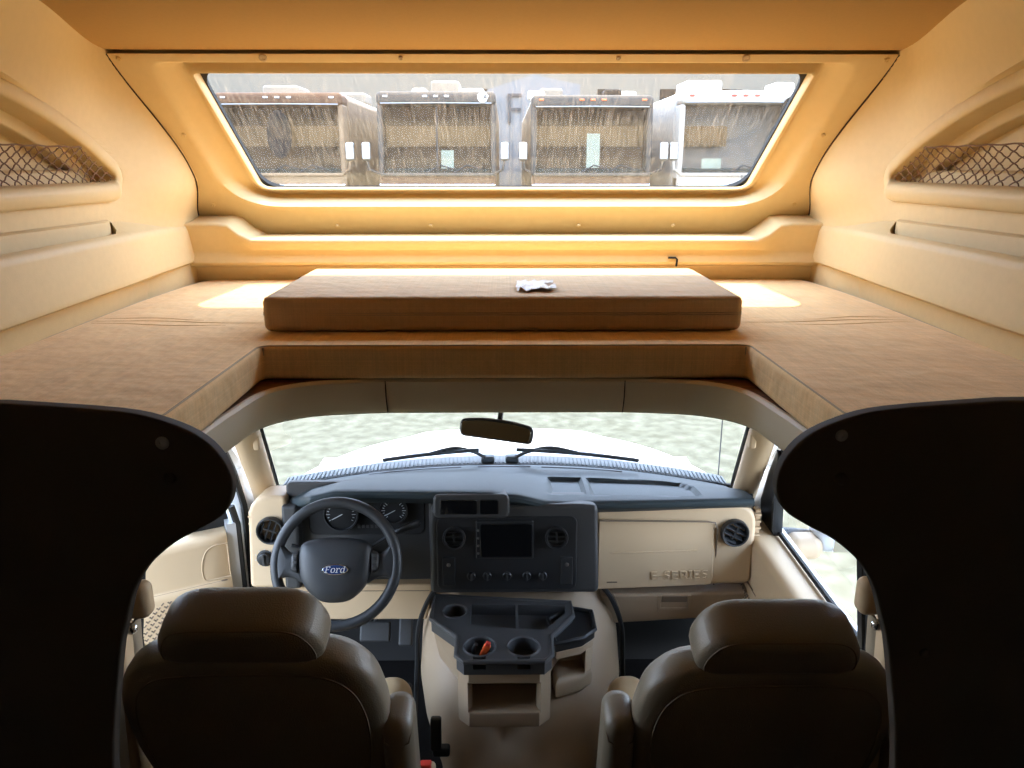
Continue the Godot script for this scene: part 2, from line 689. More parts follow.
func build_front_wall() -> void:
	var w := thing("wall_front", "tan moulded front wall framing the wide overcab window", "wall", v(0, -0.3, 2.95), "", "structure")
	var g := Geo.new()
	g.loft([
		ring(1.26, 0.355, 2.40, 1.26, -0.31, 3.03, 0.02, 0.02),
		ring(1.26, 0.306, 2.395, 1.26, -0.31, 3.03, 0.02, 0.02),
		ring(1.255, 0.301, 2.364, 1.255, -0.305, 2.96, 0.02, 0.02),
		ring(1.25, 0.299, 2.354, 1.25, -0.30, 2.945, 0.02, 0.02),
		ring(1.15, 0.297, 2.354, 1.15, -0.275, 2.915, 0.03, 0.03),
		ring(1.045, 0.281, 2.369, 1.005, -0.167, 2.848, 0.05, 0.17),
		ring(1.032, 0.279, 2.371, 0.988, -0.154, 2.832, 0.06, 0.18),
		ring(1.018, 0.278, 2.374, 0.970, -0.148, 2.830, 0.06, 0.18, 0.0),
		ring(1.000, 0.277, 2.380, 0.958, -0.143, 2.843, 0.06, 0.17, 0.004),
		ring(0.970, 0.275, 2.388, 0.925, -0.126, 2.890, 0.05, 0.12, 0.010),
		ring(0.945, 0.272, 2.394, 0.908, -0.118, 2.905, 0.03, 0.09, 0.014),
		ring(0.930, 0.268, 2.396, 0.899, -0.102, 2.892, 0.025, 0.07, 0.010),
		ring(0.920, 0.259, 2.402, 0.889, -0.094, 2.866, 0.02, 0.06, 0.0),
		ring(0.910, 0.252, 2.408, 0.880, -0.089, 2.864, 0.02, 0.05, 0.0),
		ring(0.905, 0.250, 2.411, 0.876, -0.090, 2.866, 0.02, 0.05, 0.01),
		ring(0.903, 0.249, 2.412, 0.876, -0.132, 2.918, 0.02, 0.05, 0.05),
		# round the reveal to the outer skin
		ring(1.29, 0.36, 2.33, 1.29, -0.40, 3.13, 0.02, 0.02, 0.05),
	], true)
	part(w, "moulded_panel", g, M.cap, 50.0)
	# dark tubes painted as the shade in the joints to the side walls
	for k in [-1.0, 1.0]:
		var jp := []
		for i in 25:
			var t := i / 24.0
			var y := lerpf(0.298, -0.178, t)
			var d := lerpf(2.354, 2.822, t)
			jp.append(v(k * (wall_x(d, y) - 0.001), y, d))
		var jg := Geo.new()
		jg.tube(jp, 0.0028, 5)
		part(w, "panel_joint_shade", jg, M.gap_shade)
	# screws round the window
	for q in [[-0.686, 0.012], [-0.295, 0.007], [0.325, 0.007], [0.69, 0.012]]:
		screw(w, v(q[0], 0.288, 2.360), Vector3(0, -0.72, 0.69), q[1], M.piping)
	for k in [-1.0, 1.0]:
		screw(w, v(1.095 * k, 0.284, 2.362), Vector3(0, -0.72, 0.69), 0.007)
		screw(w, v(1.018 * k, 0.085, 2.571), Vector3(0, -0.72, 0.69), 0.007)
		screw(w, v(1.035 * k, -0.142, 2.807), Vector3(0, -0.72, 0.69), 0.007)
	for x in [-0.61, -0.27, 0.27, 0.615]:
		screw(w, v(x, -0.219, 2.856), Vector3(0, -0.72, 0.69), 0.007)
	# the window: gasket, pane, and the dust that lies on its outer face
	var win := thing("window_1", "wide dusty overcab window looking on parked motorhomes", "window", v(0, -0.09, 2.88), "", "structure")
	var f := Geo.new()
	f.loft([ring(0.915, 0.26, 2.398, 0.89, -0.12, 2.90, 0.02, 0.05, 0.03), ring(0.900, 0.246, 2.416, 0.872, -0.114, 2.893, 0.09, 0.10, 0.03),
		ring(0.900, 0.246, 2.416, 0.872, -0.114, 2.893, 0.09, 0.10, 0.044), ring(0.915, 0.26, 2.398, 0.89, -0.12, 2.90, 0.02, 0.05, 0.044), ring(0.915, 0.26, 2.398, 0.89, -0.12, 2.90, 0.02, 0.05, 0.03)], true)
	part(win, "gasket", f, M.rubber)
	var p := Geo.new()
	p.fan(ring(0.906, 0.256, 2.403, 0.881, -0.117, 2.897, 0.04, 0.06, 0.040), false)
	part(win, "pane", p, M.glass_sky)
	var du := Geo.new()
	du.fan(ring(0.906, 0.256, 2.403, 0.881, -0.117, 2.897, 0.04, 0.06, 0.046), false)
	var dm := part(win, "dust_film", du, M.dust)
	dm.set_meta("kind", "stuff")


func wall_x(d: float, y: float) -> float:
	var c := table(d, [[0.8, 0.17], [1.5, 0.165], [1.9, 0.10], [2.37, 0.012], [3.2, 0.0]])
	var nose := 0.10 * smoothstep(2.28, 2.66, d) * lerpf(1.0, 0.45, smoothstep(-0.04, -0.2, y))
	return 1.145 - nose - (c * pow((y - 0.06) / 0.29, 1.8) if y > 0.06 else 0.0)


func niche_outline() -> Array:
	var o := []
	for i in 36:
		o.append(Vector2(lerpf(1.02, 2.30, i / 36.0), -0.053))
	o += curve([Vector2(2.30, -0.053), Vector2(2.325, -0.045), Vector2(2.315, -0.022), Vector2(2.21, 0.035), Vector2(2.08, 0.085), Vector2(1.93, 0.13), Vector2(1.78, 0.163), Vector2(1.6, 0.19), Vector2(1.38, 0.203), Vector2(1.17, 0.19), Vector2(1.04, 0.14), Vector2(1.0, 0.04), Vector2(1.0, -0.035)], 5)
	# finer where the wall round it is far away
	var out := []
	for i in o.size():
		var a: Vector2 = o[i]
		var b: Vector2 = o[(i + 1) % o.size()]
		var n := maxi(1, int(ceil(absf((a - Vector2(1.7, 0.05)).angle_to(b - Vector2(1.7, 0.05))) / 0.022)))
		for j in n:
			out.append(a.lerp(b, float(j) / n))
	return out


func build_side_walls() -> void:
	var o := niche_outline()
	var n := o.size()
	for k in [-1.0, 1.0]:
		var side: String = "left" if k < 0 else "right"
		var w := thing("wall_" + side, "tan moulded bunk wall above the %s door with an arched storage niche" % ("driver's open" if k < 0 else "passenger"), "wall", v(1.15 * k, -0.4, 2.0), "", "structure")
		var rows := []
		var a0 := Geo.inset(o, -0.045)
		for i in range(24, -1, -1):
			var t := i / 24.0
			var row := []
			for j in n:
				var c := Vector2(1.7, 0.05)
				var dir: Vector2 = a0[j] - c
				var e := 99.0
				if dir.x > 0: e = minf(e, (3.14 - c.x) / dir.x)
				if dir.x < 0: e = minf(e, (0.8 - c.x) / dir.x)
				if dir.y > 0: e = minf(e, (0.41 - c.y) / dir.y)
				if dir.y < 0: e = minf(e, (-0.46 - c.y) / dir.y)
				var q: Vector2 = a0[j].lerp(c + dir * e, t)
				q.x = minf(q.x, 2.40 + (0.297 - q.y) * 1.09)      # the panel ends behind the front wall
				row.append(v(k * wall_x(q.x, q.y), q.y, q.x))
			rows.append(row)
		# the rim of the niche, heavier along its sill, then the recess with a step in it
		for e in [[-0.040, 0.006], [-0.034, 0.011], [-0.018, 0.013], [-0.006, 0.011], [0.0, 0.003], [0.002, -0.055], [0.028, -0.06], [0.034, -0.065], [0.036, -0.105]]:
			var row := []
			var off := Geo.inset(o, e[0])
			for j in n:
				var nx: Vector2 = (o[(j + 1) % n] - o[(j - 1 + n) % n]).normalized()
				var down := smoothstep(0.75, 1.0, nx.x)
				var q: Vector2 = off[j]
				if e[0] < 0:
					q.y -= down * 0.012 * -e[0] / 0.04
				row.append(v(k * (wall_x(o[j].x, minf(o[j].y, 0.1)) - e[1] * (1.0 + (0.9 * down if e[1] > 0 else 0.0))), q.y, q.x))
			rows.append(row)
		var g := Geo.new()
		g.loft(rows, true, false, true)
		part(w, "moulded_panel", g, M.cap, 50.0)
		build_net(k, side)


func build_net(k: float, side: String) -> void:
	# a slack diamond net of knotted cord across the lower half of the niche
	var o := niche_outline()
	var poly := PackedVector2Array(Geo.inset(o, 0.003))
	var step := 0.050
	var rise := 0.0132
	var g := Geo.new()
	var top := 0.042
	var x_at := func(q: Vector2) -> float: return wall_x(q.x, minf(q.y, 0.1)) - 0.002 + 0.012 * sin((q.y + 0.053) / 0.095 * PI) * smoothstep(1.0, 1.4, q.x) * smoothstep(2.33, 2.1, q.x) + 0.004 * sin(q.x * 23.0)
	for dir in [-1.0, 1.0]:
		for i in range(-8, 40):
			var run := []
			for j in 31:
				var t := j / 30.0
				var y := lerpf(-0.052, top, t)
				# the cord swings to and fro between the knots
				var across: float = (y + 0.053) / rise
				var q := Vector2(1.0 + i * step + dir * (across * step * 0.5 + 0.0025 * sin(across * TAU)), y)
				if Geometry2D.is_point_in_polygon(q, poly):
					run.append(v(k * x_at.call(q), q.y, q.x))
				else:
					if run.size() > 1:
						g.tube(run, 0.0017, 5)
					run = []
			if run.size() > 1:
				g.tube(run, 0.0017, 5)
	var hem := []
	for i in 61:
		var q := Vector2(lerpf(1.0, 2.19, i / 60.0), top + 0.0012 * sin(i * 1.3))
		if Geometry2D.is_point_in_polygon(q, poly):
			hem.append(v(k * x_at.call(q), q.y, q.x))
	g.tube(hem, 0.0022, 6)
	one("storage_net", g, M.net, "brown diamond net across the bunk wall niche above the %s door" % ("driver's open" if k < 0 else "passenger"), "net", "nets of the bunk niches")


func build_bunk_trims() -> void:
	# the ledge under the window, with raised corner blocks
	var t := thing("trim_1", "tan moulded ledge below the overcab window with raised end blocks", "ledge", v(0, -0.43, 2.78), "", "structure")
	var rows := []
	for i in 61:
		var x := lerpf(-1.0, 1.0, i / 60.0) * 1.15
		var up := smoothstep(0.885, 0.975, absf(x))
		var yt := lerpf(-0.251, -0.196, up)
		var back := lerpf(3.06, 3.0, smoothstep(0.95, 1.09, absf(x)))
		var f := -0.02 * pow(absf(x) / 1.09, 6.0)
		var row := []
		for q in [[back, -0.42], [back, yt + 0.03 * up], [2.90, yt + 0.026 * up], [2.75 + 0.01 * up, yt], [2.728, yt - 0.001], [2.719, yt - 0.005], [2.716, yt - 0.012], [2.720, yt - 0.03], [2.734, -0.292], [2.734, -0.306], [2.726, -0.322], [2.722, -0.334], [2.728, -0.343], [2.745, -0.347], [2.772, -0.350], [2.782, -0.356], [2.786, -0.375], [2.786, -0.42]]:
			row.append(v(x, q[1], q[0] + (f if q[0] < 2.9 else 0.0)))
		rows.append(row)
	var g := Geo.new()
	g.loft(rows, true, true, true)
	part(t, "moulding", g, M.cap, 45.0)
	for k in [-1.0, 1.0]:
		var b := Geo.new()
		b.prism(oval(0.10, 0.028, 20, 0.80 * k, 2.972), 0.004, plan(-0.2525), 0.001, 1)
		part(t, "vent_cap", b, M.black_matte, 40.0, "small black oval vent")
	var l := Geo.new()
	l.tube([v(0.575, -0.319, 2.722), v(0.60, -0.319, 2.719), v(0.606, -0.325, 2.719), v(0.606, -0.349, 2.726)], 0.004, 6)
	part(t, "latch", l, M.black_matte, 40.0, "small black catch")
	# the rails along both sides, with a slot on top
	for k in [-1.0, 1.0]:
		var r := thing("trim_2" if k < 0 else "trim_3", "tan side rail with a storage slot beside the mattress, %s side" % ("driver's" if k < 0 else "passenger"), "rail", v(1.1 * k, -0.43, 2.0), "", "structure")
		var a := Geo.new()
		var body := []
		for i in 45:
			var d := lerpf(0.98, 2.85, i / 44.0)
			var xi := table(d, [[0.9, 1.045], [1.55, 1.045], [2.1, 1.065], [2.45, 1.085], [2.65, 1.092], [2.76, 1.088]])
			var ow := 1.16
			var slot := smoothstep(2.275, 2.245, d)
			var top := table(d, [[0.9, -0.185], [1.6, -0.187], [2.3, -0.192], [2.76, -0.2]])
			var xs := lerpf(ow - 0.005, xi + 0.028, slot)
			body.append([v(k * 1.16, -0.43, d), v(k * ow, top + 0.036, d), v(k * lerpf(ow - 0.001, 1.132, slot), top + 0.036, d), v(k * lerpf(ow - 0.002, 1.124, slot), top + lerpf(0.036, 0.031, slot), d), v(k * lerpf(ow - 0.003, 1.114, slot), lerpf(top + 0.036, -0.30, slot), d), v(k * lerpf(ow - 0.004, xi + 0.032, slot), lerpf(top + 0.036, -0.30, slot), d), v(k * xs, lerpf(top + 0.036, top - 0.002, slot), d), v(k * (xi + 0.024), top + 0.001, d), v(k * (xi + 0.014), top - 0.003, d), v(k * (xi + 0.005), top - 0.010, d), v(k * xi, top - 0.025, d),
				v(k * (xi - 0.004), -0.298, d), v(k * (xi - 0.008), -0.316, d), v(k * (xi - 0.006), -0.330, d), v(k * (xi + 0.006), -0.338, d), v(k * (xi + 0.03), -0.342, d), v(k * (xi + 0.042), -0.35, d), v(k * (xi + 0.048), -0.43, d)])
		a.loft(body, true, true, true)
		part(r, "moulding", a, M.cap, 45.0)
	# the plywood bunk floor with its arched cut-out over the cab
	var half := [Vector2(0.585, 1.19), Vector2(0.575, 1.37), Vector2(0.562, 1.49), Vector2(0.535, 1.635), Vector2(0.46, 1.705), Vector2(0.36, 1.728), Vector2(0.28, 1.737)]
	var arch := curve(half, 6)
	var o := []
	for q in arch:
		o.append(q)
	var m := arch.duplicate()
	m.reverse()
	for q in m:
		o.append(Vector2(-q.x, q.y))
	var poly := [Vector2(1.28, 3.10), Vector2(1.28, 1.19)] + o + [Vector2(-1.28, 1.19), Vector2(-1.28, 3.10)]
	var bd := Geo.new()
	bd.prism(poly, 0.030, plan(-0.516), 0.002, 1)
	one("bunk_board", bd, M.wood, "brown wood bunk floor panel with an arched edge over the cab", "board", "", "structure")
	# the arch trim hanging from its edge, in three lengths
	var tr := thing("trim_4", "taupe curved trim band around the cab opening under the bunk", "trim band", v(0, -0.58, 1.74), "", "structure")
	var segs := [[], [], []]
	for q in arch:
		segs[2].append(q)
	for q in m:
		segs[0].append(Vector2(-q.x, q.y))
	segs[1] = [Vector2(0.28, 1.737), Vector2(0.0, 1.739), Vector2(-0.28, 1.737)]
	for i in 3:
		var path: Array = segs[i]
		var b := Geo.new()
		var rws := []
		for j in path.size():
			var p0: Vector2 = path[maxi(0, j - 1)]
			var p1: Vector2 = path[mini(path.size() - 1, j + 1)]
			var t2 := (p1 - p0).normalized()
			var nn := Vector2(t2.y, -t2.x)       # towards the outside of the opening
			if nn.dot(path[j] - Vector2(0, 1.3)) < 0:
				nn = -nn
			var row := []
			for e in [[-0.004, -0.484], [-0.010, -0.490], [-0.006, -0.53], [0.006, -0.562], [0.012, -0.572], [0.018, -0.575], [0.03, -0.572], [0.03, -0.50], [0.004, -0.484]]:
				var c: Vector2 = path[j] + nn * e[0]
				row.append(v(c.x, e[1], c.y))
			rws.append(row)
		b.loft(rws, true, true, true)
		part(tr, "trim_length", b, M.band, 45.0)
	for x in [-0.28, 0.28]:
		var sj := Geo.new()
		sj.tube([v(x, -0.488, 1.7275), v(x, -0.53, 1.7305), v(x, -0.562, 1.7425), v(x, -0.573, 1.75)], 0.0013, 5)
		part(tr, "trim_joint", sj, M.gap_shade)
	for x in [-0.262, 0.268]:
		screw(tr, v(x, -0.52, 1.733), Vector3(0, 0, 1), 0.005, M.band)


func build_coach() -> void:
	# behind the photographer: closed living quarters, lit through the added side windows
	var f := Geo.new()
	f.box(v(0, -1.775, -1.0), Vector3(2.54, 0.05, 4.4))
	one("floor", f, M.coach_floor, "brown coach floor behind the cab seats", "floor", "", "structure")
	var b := Geo.new()
	b.box(v(0, -0.7, -3.2), Vector3(2.54, 2.3, 0.05))
	one("wall_back", b, M.coach_wood, "dark wood rear wall of the coach", "wall", "", "structure")
	for k in [-1.0, 1.0]:
		var g := Geo.new()
		# an unseen wide window added in each side wall to let fill light in
		g.box(v(1.255 * k, -1.375, -1.0), Vector3(0.04, 0.85, 4.4))
		g.box(v(1.255 * k, 0.2, -1.0), Vector3(0.04, 0.5, 4.4))
		g.box(v(1.255 * k, -0.5, -2.35), Vector3(0.04, 1.0, 1.7))
		g.box(v(1.255 * k, -0.5, 0.65), Vector3(0.04, 1.0, 1.1))
		one("wall_coach_left" if k < 0 else "wall_coach_right", g, M.coach_wall, "pale coach side wall behind the %s partition" % ("driver's" if k < 0 else "passenger"), "wall", "", "structure")
		var cw := thing("window_3" if k < 0 else "window_4", "added unseen coach fill window behind the %s partition" % ("driver's" if k < 0 else "passenger"), "window", v(1.255 * k, -0.95, -0.7), "", "structure")
		var fr := Geo.new()
		fr.tube([v(1.25 * k, -0.95, 0.1), v(1.25 * k, -0.95, -1.5), v(1.25 * k, -0.05, -1.5), v(1.25 * k, -0.05, 0.1)], 0.02, 6, true)
		part(cw, "frame", fr, M.black)
		var pn := Geo.new()
		pn.quad(v(1.255 * k, -0.95, 0.1), v(1.255 * k, -0.95, -1.5), v(1.255 * k, -0.05, -1.5), v(1.255 * k, -0.05, 0.1))
		part(cw, "pane", pn, M.glass_coach)
		var sh := Geo.new()
		sh.box(v(1.22 * k, -0.5, -0.7), Vector3(0.004, 0.92, 1.64))
		part(cw, "added_shade", sh, M.shade)  # shade added to warm and dim the fill light


# ---- the cab -----------------------------------------------------------------------
func shield_point(s: float, t: float) -> Vector3:       # s -1..1 across, t 0 at the base to 1 at the top
	var bow := 1.0 - s * s
	var half := lerpf(0.815, 0.69, t)
	return v(half * s, lerpf(-1.072 - 0.05 * s * s, -0.555, t), lerpf(2.56, 1.98, t) + 0.09 * bow)


func build_cab_shell() -> void:
	# windshield
	var w := thing("window_2", "windshield below the bunk looking over the white hood", "window", v(0, -1.09, 2.6), "", "structure")
	var rows := []
	for i in 9:
		var row := []
		for j in 17:
			row.append(shield_point(j / 8.0 - 1.0, i / 8.0))
		rows.append(row)
	var g := Geo.new()
	g.loft(rows)
	part(w, "pane", g, M.glass_shield, 60.0)
	var e := []
	for j in 17: e.append(shield_point(j / 8.0 - 1.0, 0))
	for i in range(1, 9): e.append(shield_point(1, i / 8.0))
	for j in range(15, -1, -1): e.append(shield_point(j / 8.0 - 1.0, 1))
	for i in range(7, 0, -1): e.append(shield_point(-1, i / 8.0))
	var k2 := Geo.new()
	k2.tube(e, 0.007, 6, true)
	part(w, "gasket", k2, M.rubber)
	# pillars, roof lining, sides, floor
	for k in [-1.0, 1.0]:
		var a := Geo.new()
		var path := []
		for i in 13:
			path.append(shield_point(1.035 * k, lerpf(-0.12, 1.1, i / 12.0)) + Vector3(0, -0.012, 0.045))
		a.tube(path, 0.042, 12, false, 0.8)
		one("trim_5" if k < 0 else "trim_6", a, M.dash_tan, "tan windshield pillar cover beside the %s" % ("steering wheel" if k < 0 else "glove compartment"), "pillar", "", "structure", 60.0)
		var grip := Geo.new()
		var o := thing("pillar_clip", "small tan clip on the windshield pillar on the %s side" % ("driver's" if k < 0 else "passenger"), "clip", v(0.79 * k, -0.80, 2.17))
		grip.rbox(shield_point(1.0 * k, 0.62) + Vector3(-0.012 * k, -0.01, 0.078), Vector3(0.02, 0.05, 0.03), 0.006, 2)
		part(o, "cover", grip, M.dash_tan)
		var s := Geo.new()
		var hd := Geo.new()
		hd.box(v(0.86 * k, -0.545, 1.72), Vector3(0.16, 0.09, 1.0))
		one("trim_7" if k < 0 else "trim_8", hd, M.dash_tan, "tan header over the %s doorway" % ("driver's" if k < 0 else "passenger"), "header", "", "structure")
		s.rbox(v(0.955 * k, -1.2, 1.385), Vector3(0.05, 1.36, 0.42), 0.02, 2)
		s.rbox(v(0.925 * k, -1.2, 1.57), Vector3(0.09, 1.36, 0.10), 0.03, 3)
		one("wall_cab_left" if k < 0 else "wall_cab_right", s, M.dash_tan, "tan door pillar lining behind the %s seat" % ("driver's" if k < 0 else "passenger"), "pillar", "", "structure")
		var j := Geo.new()
		j.rbox(v(0.925 * k, -1.40, 2.50), Vector3(0.06, 0.80, 0.14), 0.02, 2)
		j.tube([v(0.925 * k, -1.0, 2.50), v(0.90 * k, -0.83, 2.30), v(0.84 * k, -0.6, 2.0)], 0.03, 8)
		one("body_jamb", j, M.white, "white door jamb in front of the %s door" % ("open driver's" if k < 0 else "closed passenger"), "body panel", "", "structure")
		var st := Geo.new()
		st.tube([v(0.897 * k, -1.75, 2.43), v(0.897 * k, -1.13, 2.43), v(0.872 * k, -0.95, 2.30), v(0.815 * k, -0.64, 1.99), v(0.80 * k, -0.6, 1.8), v(0.82 * k, -0.6, 1.66), v(0.89 * k, -1.1, 1.63), v(0.90 * k, -1.75, 1.63)], 0.011, 6)
		one("door_seal", st, M.rubber, "black rubber seal around the %s doorway" % ("driver's" if k < 0 else "passenger"), "seal", "", "structure")
	var lin := Geo.new()
	lin.loft([[v(-0.8, -0.55, 1.775), v(0.8, -0.55, 1.775)], [v(-0.75, -0.545, 1.9), v(0.75, -0.545, 1.9)], [v(-0.7, -0.555, 2.09), v(0.7, -0.555, 2.09)], [v(-0.7, -0.52, 2.09), v(0.7, -0.52, 2.09)], [v(-0.8, -0.52, 1.775), v(0.8, -0.52, 1.775)], [v(-0.8, -0.55, 1.775), v(0.8, -0.55, 1.775)]])
	one("cab_lining", lin, M.band, "taupe roof lining between the arch trim and the windshield", "lining", "", "structure")
	var f := Geo.new()
	f.box(v(0, -1.94, 1.92), Vector3(1.9, 0.06, 1.5))
	f.box(v(0, -1.86, 1.19), Vector3(1.9, 0.2, 0.05))
	one("floor_cab", f, M.carpet, "black carpeted cab floor under the seats", "floor", "", "structure")
	var fw := Geo.new()
	fw.box(v(0, -1.56, 2.68), Vector3(1.9, 0.78, 0.05))
	one("firewall", fw, M.black_matte, "black firewall at the end of the footwells", "wall", "", "structure")


var open_door := 0.0
var door_side := 1.0


func dp(x: float, y: float, d: float) -> Vector3:
	var dx := x - 0.93
	var dd := d - 2.42
	var c := cos(open_door)
	var s := sin(open_door)
	return v(door_side * (0.93 + dx * c - dd * s), y, 2.42 + dx * s + dd * c)


func build_doors() -> void:
	for k in [-1.0, 1.0]:
		door_side = k
		open_door = deg_to_rad(62.0) if k < 0 else 0.0
		var t := thing("door_1" if k < 0 else "door_2", "open driver's door with a tan panel and a speaker grille" if k < 0 else "closed passenger door with a tan panel and its window", "door", dp(0.9, -1.8, 2.0), "", "structure")
		var sec := [[0.905, -1.175], [0.875, -1.166], [0.83, -1.163], [0.81, -1.166], [0.80, -1.175], [0.796, -1.19], [0.80, -1.30], [0.796, -1.36], [0.775, -1.385], [0.765, -1.40], [0.765, -1.435], [0.775, -1.45], [0.80, -1.462], [0.815, -1.75], [0.83, -1.79], [0.905, -1.80]]
		if k < 0:
			sec = [[0.905, -1.175], [0.875, -1.166], [0.83, -1.163], [0.81, -1.166], [0.80, -1.175], [0.796, -1.19], [0.796, -1.31], [0.792, -1.318], [0.785, -1.325], [0.784, -1.34], [0.784, -1.60], [0.786, -1.70], [0.80, -1.75], [0.83, -1.79], [0.905, -1.80]]
		var rows := []
		for i in 21:
			var d := lerpf(2.375, 1.635, i / 20.0)
			var row := []
			for q in sec:
				var bulge: float = 0.0
				if q[1] < -1.34 and q[1] > -1.46:
					bulge = (0.03 if k > 0 else 0.0) * (1.0 - smoothstep(2.1, 2.25, d))
				var pinch := smoothstep(2.345, 2.375, d) * 0.012
				row.append(dp(q[0] + pinch - bulge, q[1], d))
			rows.append(row)
		var g := Geo.new()
		g.loft(rows, true, true, true)
		part(t, "inner_panel", g, M.dash_tan, 45.0)
		var cr := Geo.new()
		cr.tube([dp(0.793, -1.32, 2.36), dp(0.793, -1.32, 2.24), dp(0.793, -1.32, 2.0), dp(0.793, -1.32, 1.7)], 0.0025, 5)
		part(t, "panel_seam", cr, M.stitch)
		var sk := Geo.new()
		var so := []
		for i in 2:
			var d: float = [2.41, 1.63][i]
			so.append([dp(0.90, -1.17, d), dp(0.925, -1.17, d), dp(0.955, -1.3, d), dp(0.965, -1.5, d), dp(0.95, -1.82, d), dp(0.90, -1.82, d)])
		sk.loft(so, true, true, true)
		part(t, "outer_skin", sk, M.white)
		var he := Geo.new()
		he.loft([[dp(0.825, -1.14, 2.378), dp(0.825, -1.14, 2.408), dp(0.925, -1.14, 2.408), dp(0.925, -1.14, 2.378)], [dp(0.825, -1.80, 2.378), dp(0.825, -1.80, 2.408), dp(0.925, -1.80, 2.408), dp(0.925, -1.80, 2.378)]], true, true, true)
		part(t, "edge_panel", he, M.silver)
		var wsn := Geo.new()
		wsn.tube([dp(0.835, -1.78, 2.414), dp(0.835, -1.15, 2.414), dp(0.83, -1.08, 2.40)], 0.011, 6)
		part(t, "edge_seal", wsn, M.rubber)
		var be := Geo.new()
		be.tube([dp(0.893, -1.158, 2.33), dp(0.893, -1.158, 1.64)], 0.009, 6)
		part(t, "belt_seal", be, M.rubber)
		# window: frame, pane, and the black corner piece that carries the mirror
		var fr := Geo.new()
		fr.tube([dp(0.897, -1.17, 2.39), dp(0.885, -1.02, 2.32), dp(0.83, -0.68, 2.03), dp(0.815, -0.635, 1.93), dp(0.815, -0.63, 1.72), dp(0.83, -0.66, 1.66), dp(0.893, -1.17, 1.65)], 0.016, 6)
		part(t, "window_frame", fr, M.black)
		var pn := Geo.new()
		pn.quad(dp(0.893, -1.17, 2.26), dp(0.893, -1.17, 1.65), dp(0.825, -0.64, 1.68), dp(0.83, -0.68, 2.03))
		part(t, "pane", pn, M.glass)
		var sp := Geo.new()
		var lo := []
		var hi := []
		for c in [[2.395, -1.165], [2.262, -1.165], [2.25, -1.10], [2.20, -0.86], [2.205, -0.845], [2.30, -0.965], [2.385, -1.09]]:
			var lean: float = (c[1] + 1.165) / 0.53 * -0.065
			lo.append(dp(0.872 + lean, c[1], c[0]))
			hi.append(dp(0.90 + lean, c[1], c[0]))
		sp.loft([lo, hi], true, true, true)
		part(t, "sail_panel", sp, M.black, 30.0, "black corner panel")
		var lr := Geo.new()
		lr.tube([dp(0.868, -1.15, 2.262), dp(0.845, -0.95, 2.22)], 0.006, 5)
		part(t, "sail_edge", lr, M.rubber)
		# speaker grille: rows of slots
		var sg := Geo.new()
		for i in 22:
			for j in 20:
				if Vector2(i - 10.5, (j - 9.5) * 1.1).length() > 11.5:
					continue
				var d := 2.335 - i * 0.0115
				var y := -1.345 - j * 0.0125
				var a := dp(0.7835, y, d)
				var b := dp(0.7835, y - 0.007, d - 0.0075 * (1 if (i + j) % 2 else -1))
				sg.tube([a, b], 0.0024, 4)
		part(t, "speaker_grille", sg, M.stitch, 40.0, "speaker grille of brown slots").set_meta("kind", "stuff")
		if k < 0:
			for y in [-1.235, -1.285]:
				var hg := Geo.new()
				hg.tube([v(-0.90, y, 2.52), v(-0.925, y, 2.47), v(-0.955, y, 2.43), v(-0.985, y, 2.40)], 0.012, 6, false, 0.8)
				part(t, "hinge_arm", hg, M.white)
			var pc := Geo.new()
			var pr := []
			for q in rounded([Vector2(2.372, -1.19), Vector2(2.372, -1.31), Vector2(2.29, -1.31), Vector2(2.285, -1.25), Vector2(2.31, -1.19)], [0.005, 0.005, 0.02, 0.04, 0.03], 5):
				pr.append(dp(0.7955, q.y, q.x))
			pc.tube(pr, 0.0022, 5, true)
			part(t, "panel_crease", pc, M.piping)
		else:
			var rm := thing("side_mirror", "white and silver door mirror outside the passenger window", "mirror", v(1.1, -1.12, 2.3))
			var arm := Geo.new()
			arm.tube([v(0.91, -1.19, 2.33), v(0.97, -1.20, 2.34), v(1.02, -1.20, 2.33)], 0.022, 10)
			part(rm, "arm", arm, M.black)
			var hs := Geo.new()
			hs.rbox(v(0.985, -1.215, 2.29), Vector3(0.11, 0.075, 0.10), 0.034, 4)
			part(rm, "elbow", hs, M.cover_tan)
			var bd := Geo.new()
			bd.rbox(v(1.20, -1.19, 2.32), Vector3(0.36, 0.10, 0.12), 0.045, 4)
			part(rm, "housing", bd, M.silver)
			var gl := Geo.new()
			gl.rbox(v(1.21, -1.19, 2.262), Vector3(0.28, 0.07, 0.01), 0.004, 1)
			part(rm, "mirror_glass", gl, M.chrome)
	# belts on the pillars
	for k in [-1.0, 1.0]:
		var t := thing("seat_belt", "tan seat belt guide and straps on the pillar behind the %s seat" % ("driver's" if k < 0 else "passenger"), "seat belt", v(0.86 * k, -1.8, 1.5))
		var g := Geo.new()
		g.rbox(v(0.825 * k, -0.925, 1.51), Vector3(0.085, 0.085, 0.05), 0.02, 4)
		part(t, "guide_cover", g, M.dash_tan)
		var b := Geo.new()
		b.lathe([Vector2(0, 0), Vector2(0.013, 0), Vector2(0.013, 0.006), Vector2(0.009, 0.012), Vector2(0, 0.014)], stand(v(0.825 * k, -0.985, 1.49), Vector3(0, 0, 1)), 16)
		part(t, "anchor_bolt", b, M.chrome)
		var s := Geo.new()
		s.tube([v(0.845 * k, -0.95, 1.50), v(0.855 * k, -1.0, 1.495), v(0.885 * k, -1.2, 1.49), v(0.90 * k, -1.75, 1.48)], 0.022, 6, false, 0.12)
		part(t, "strap", s, M.belt)
		var s2 := Geo.new()
		s2.tube([v(0.815 * k, -0.96, 1.495), v(0.835 * k, -1.08, 1.52), v(0.87 * k, -1.3, 1.54), v(0.88 * k, -1.6, 1.56)], 0.022, 6, false, 0.12)
		part(t, "strap", s2, M.belt)
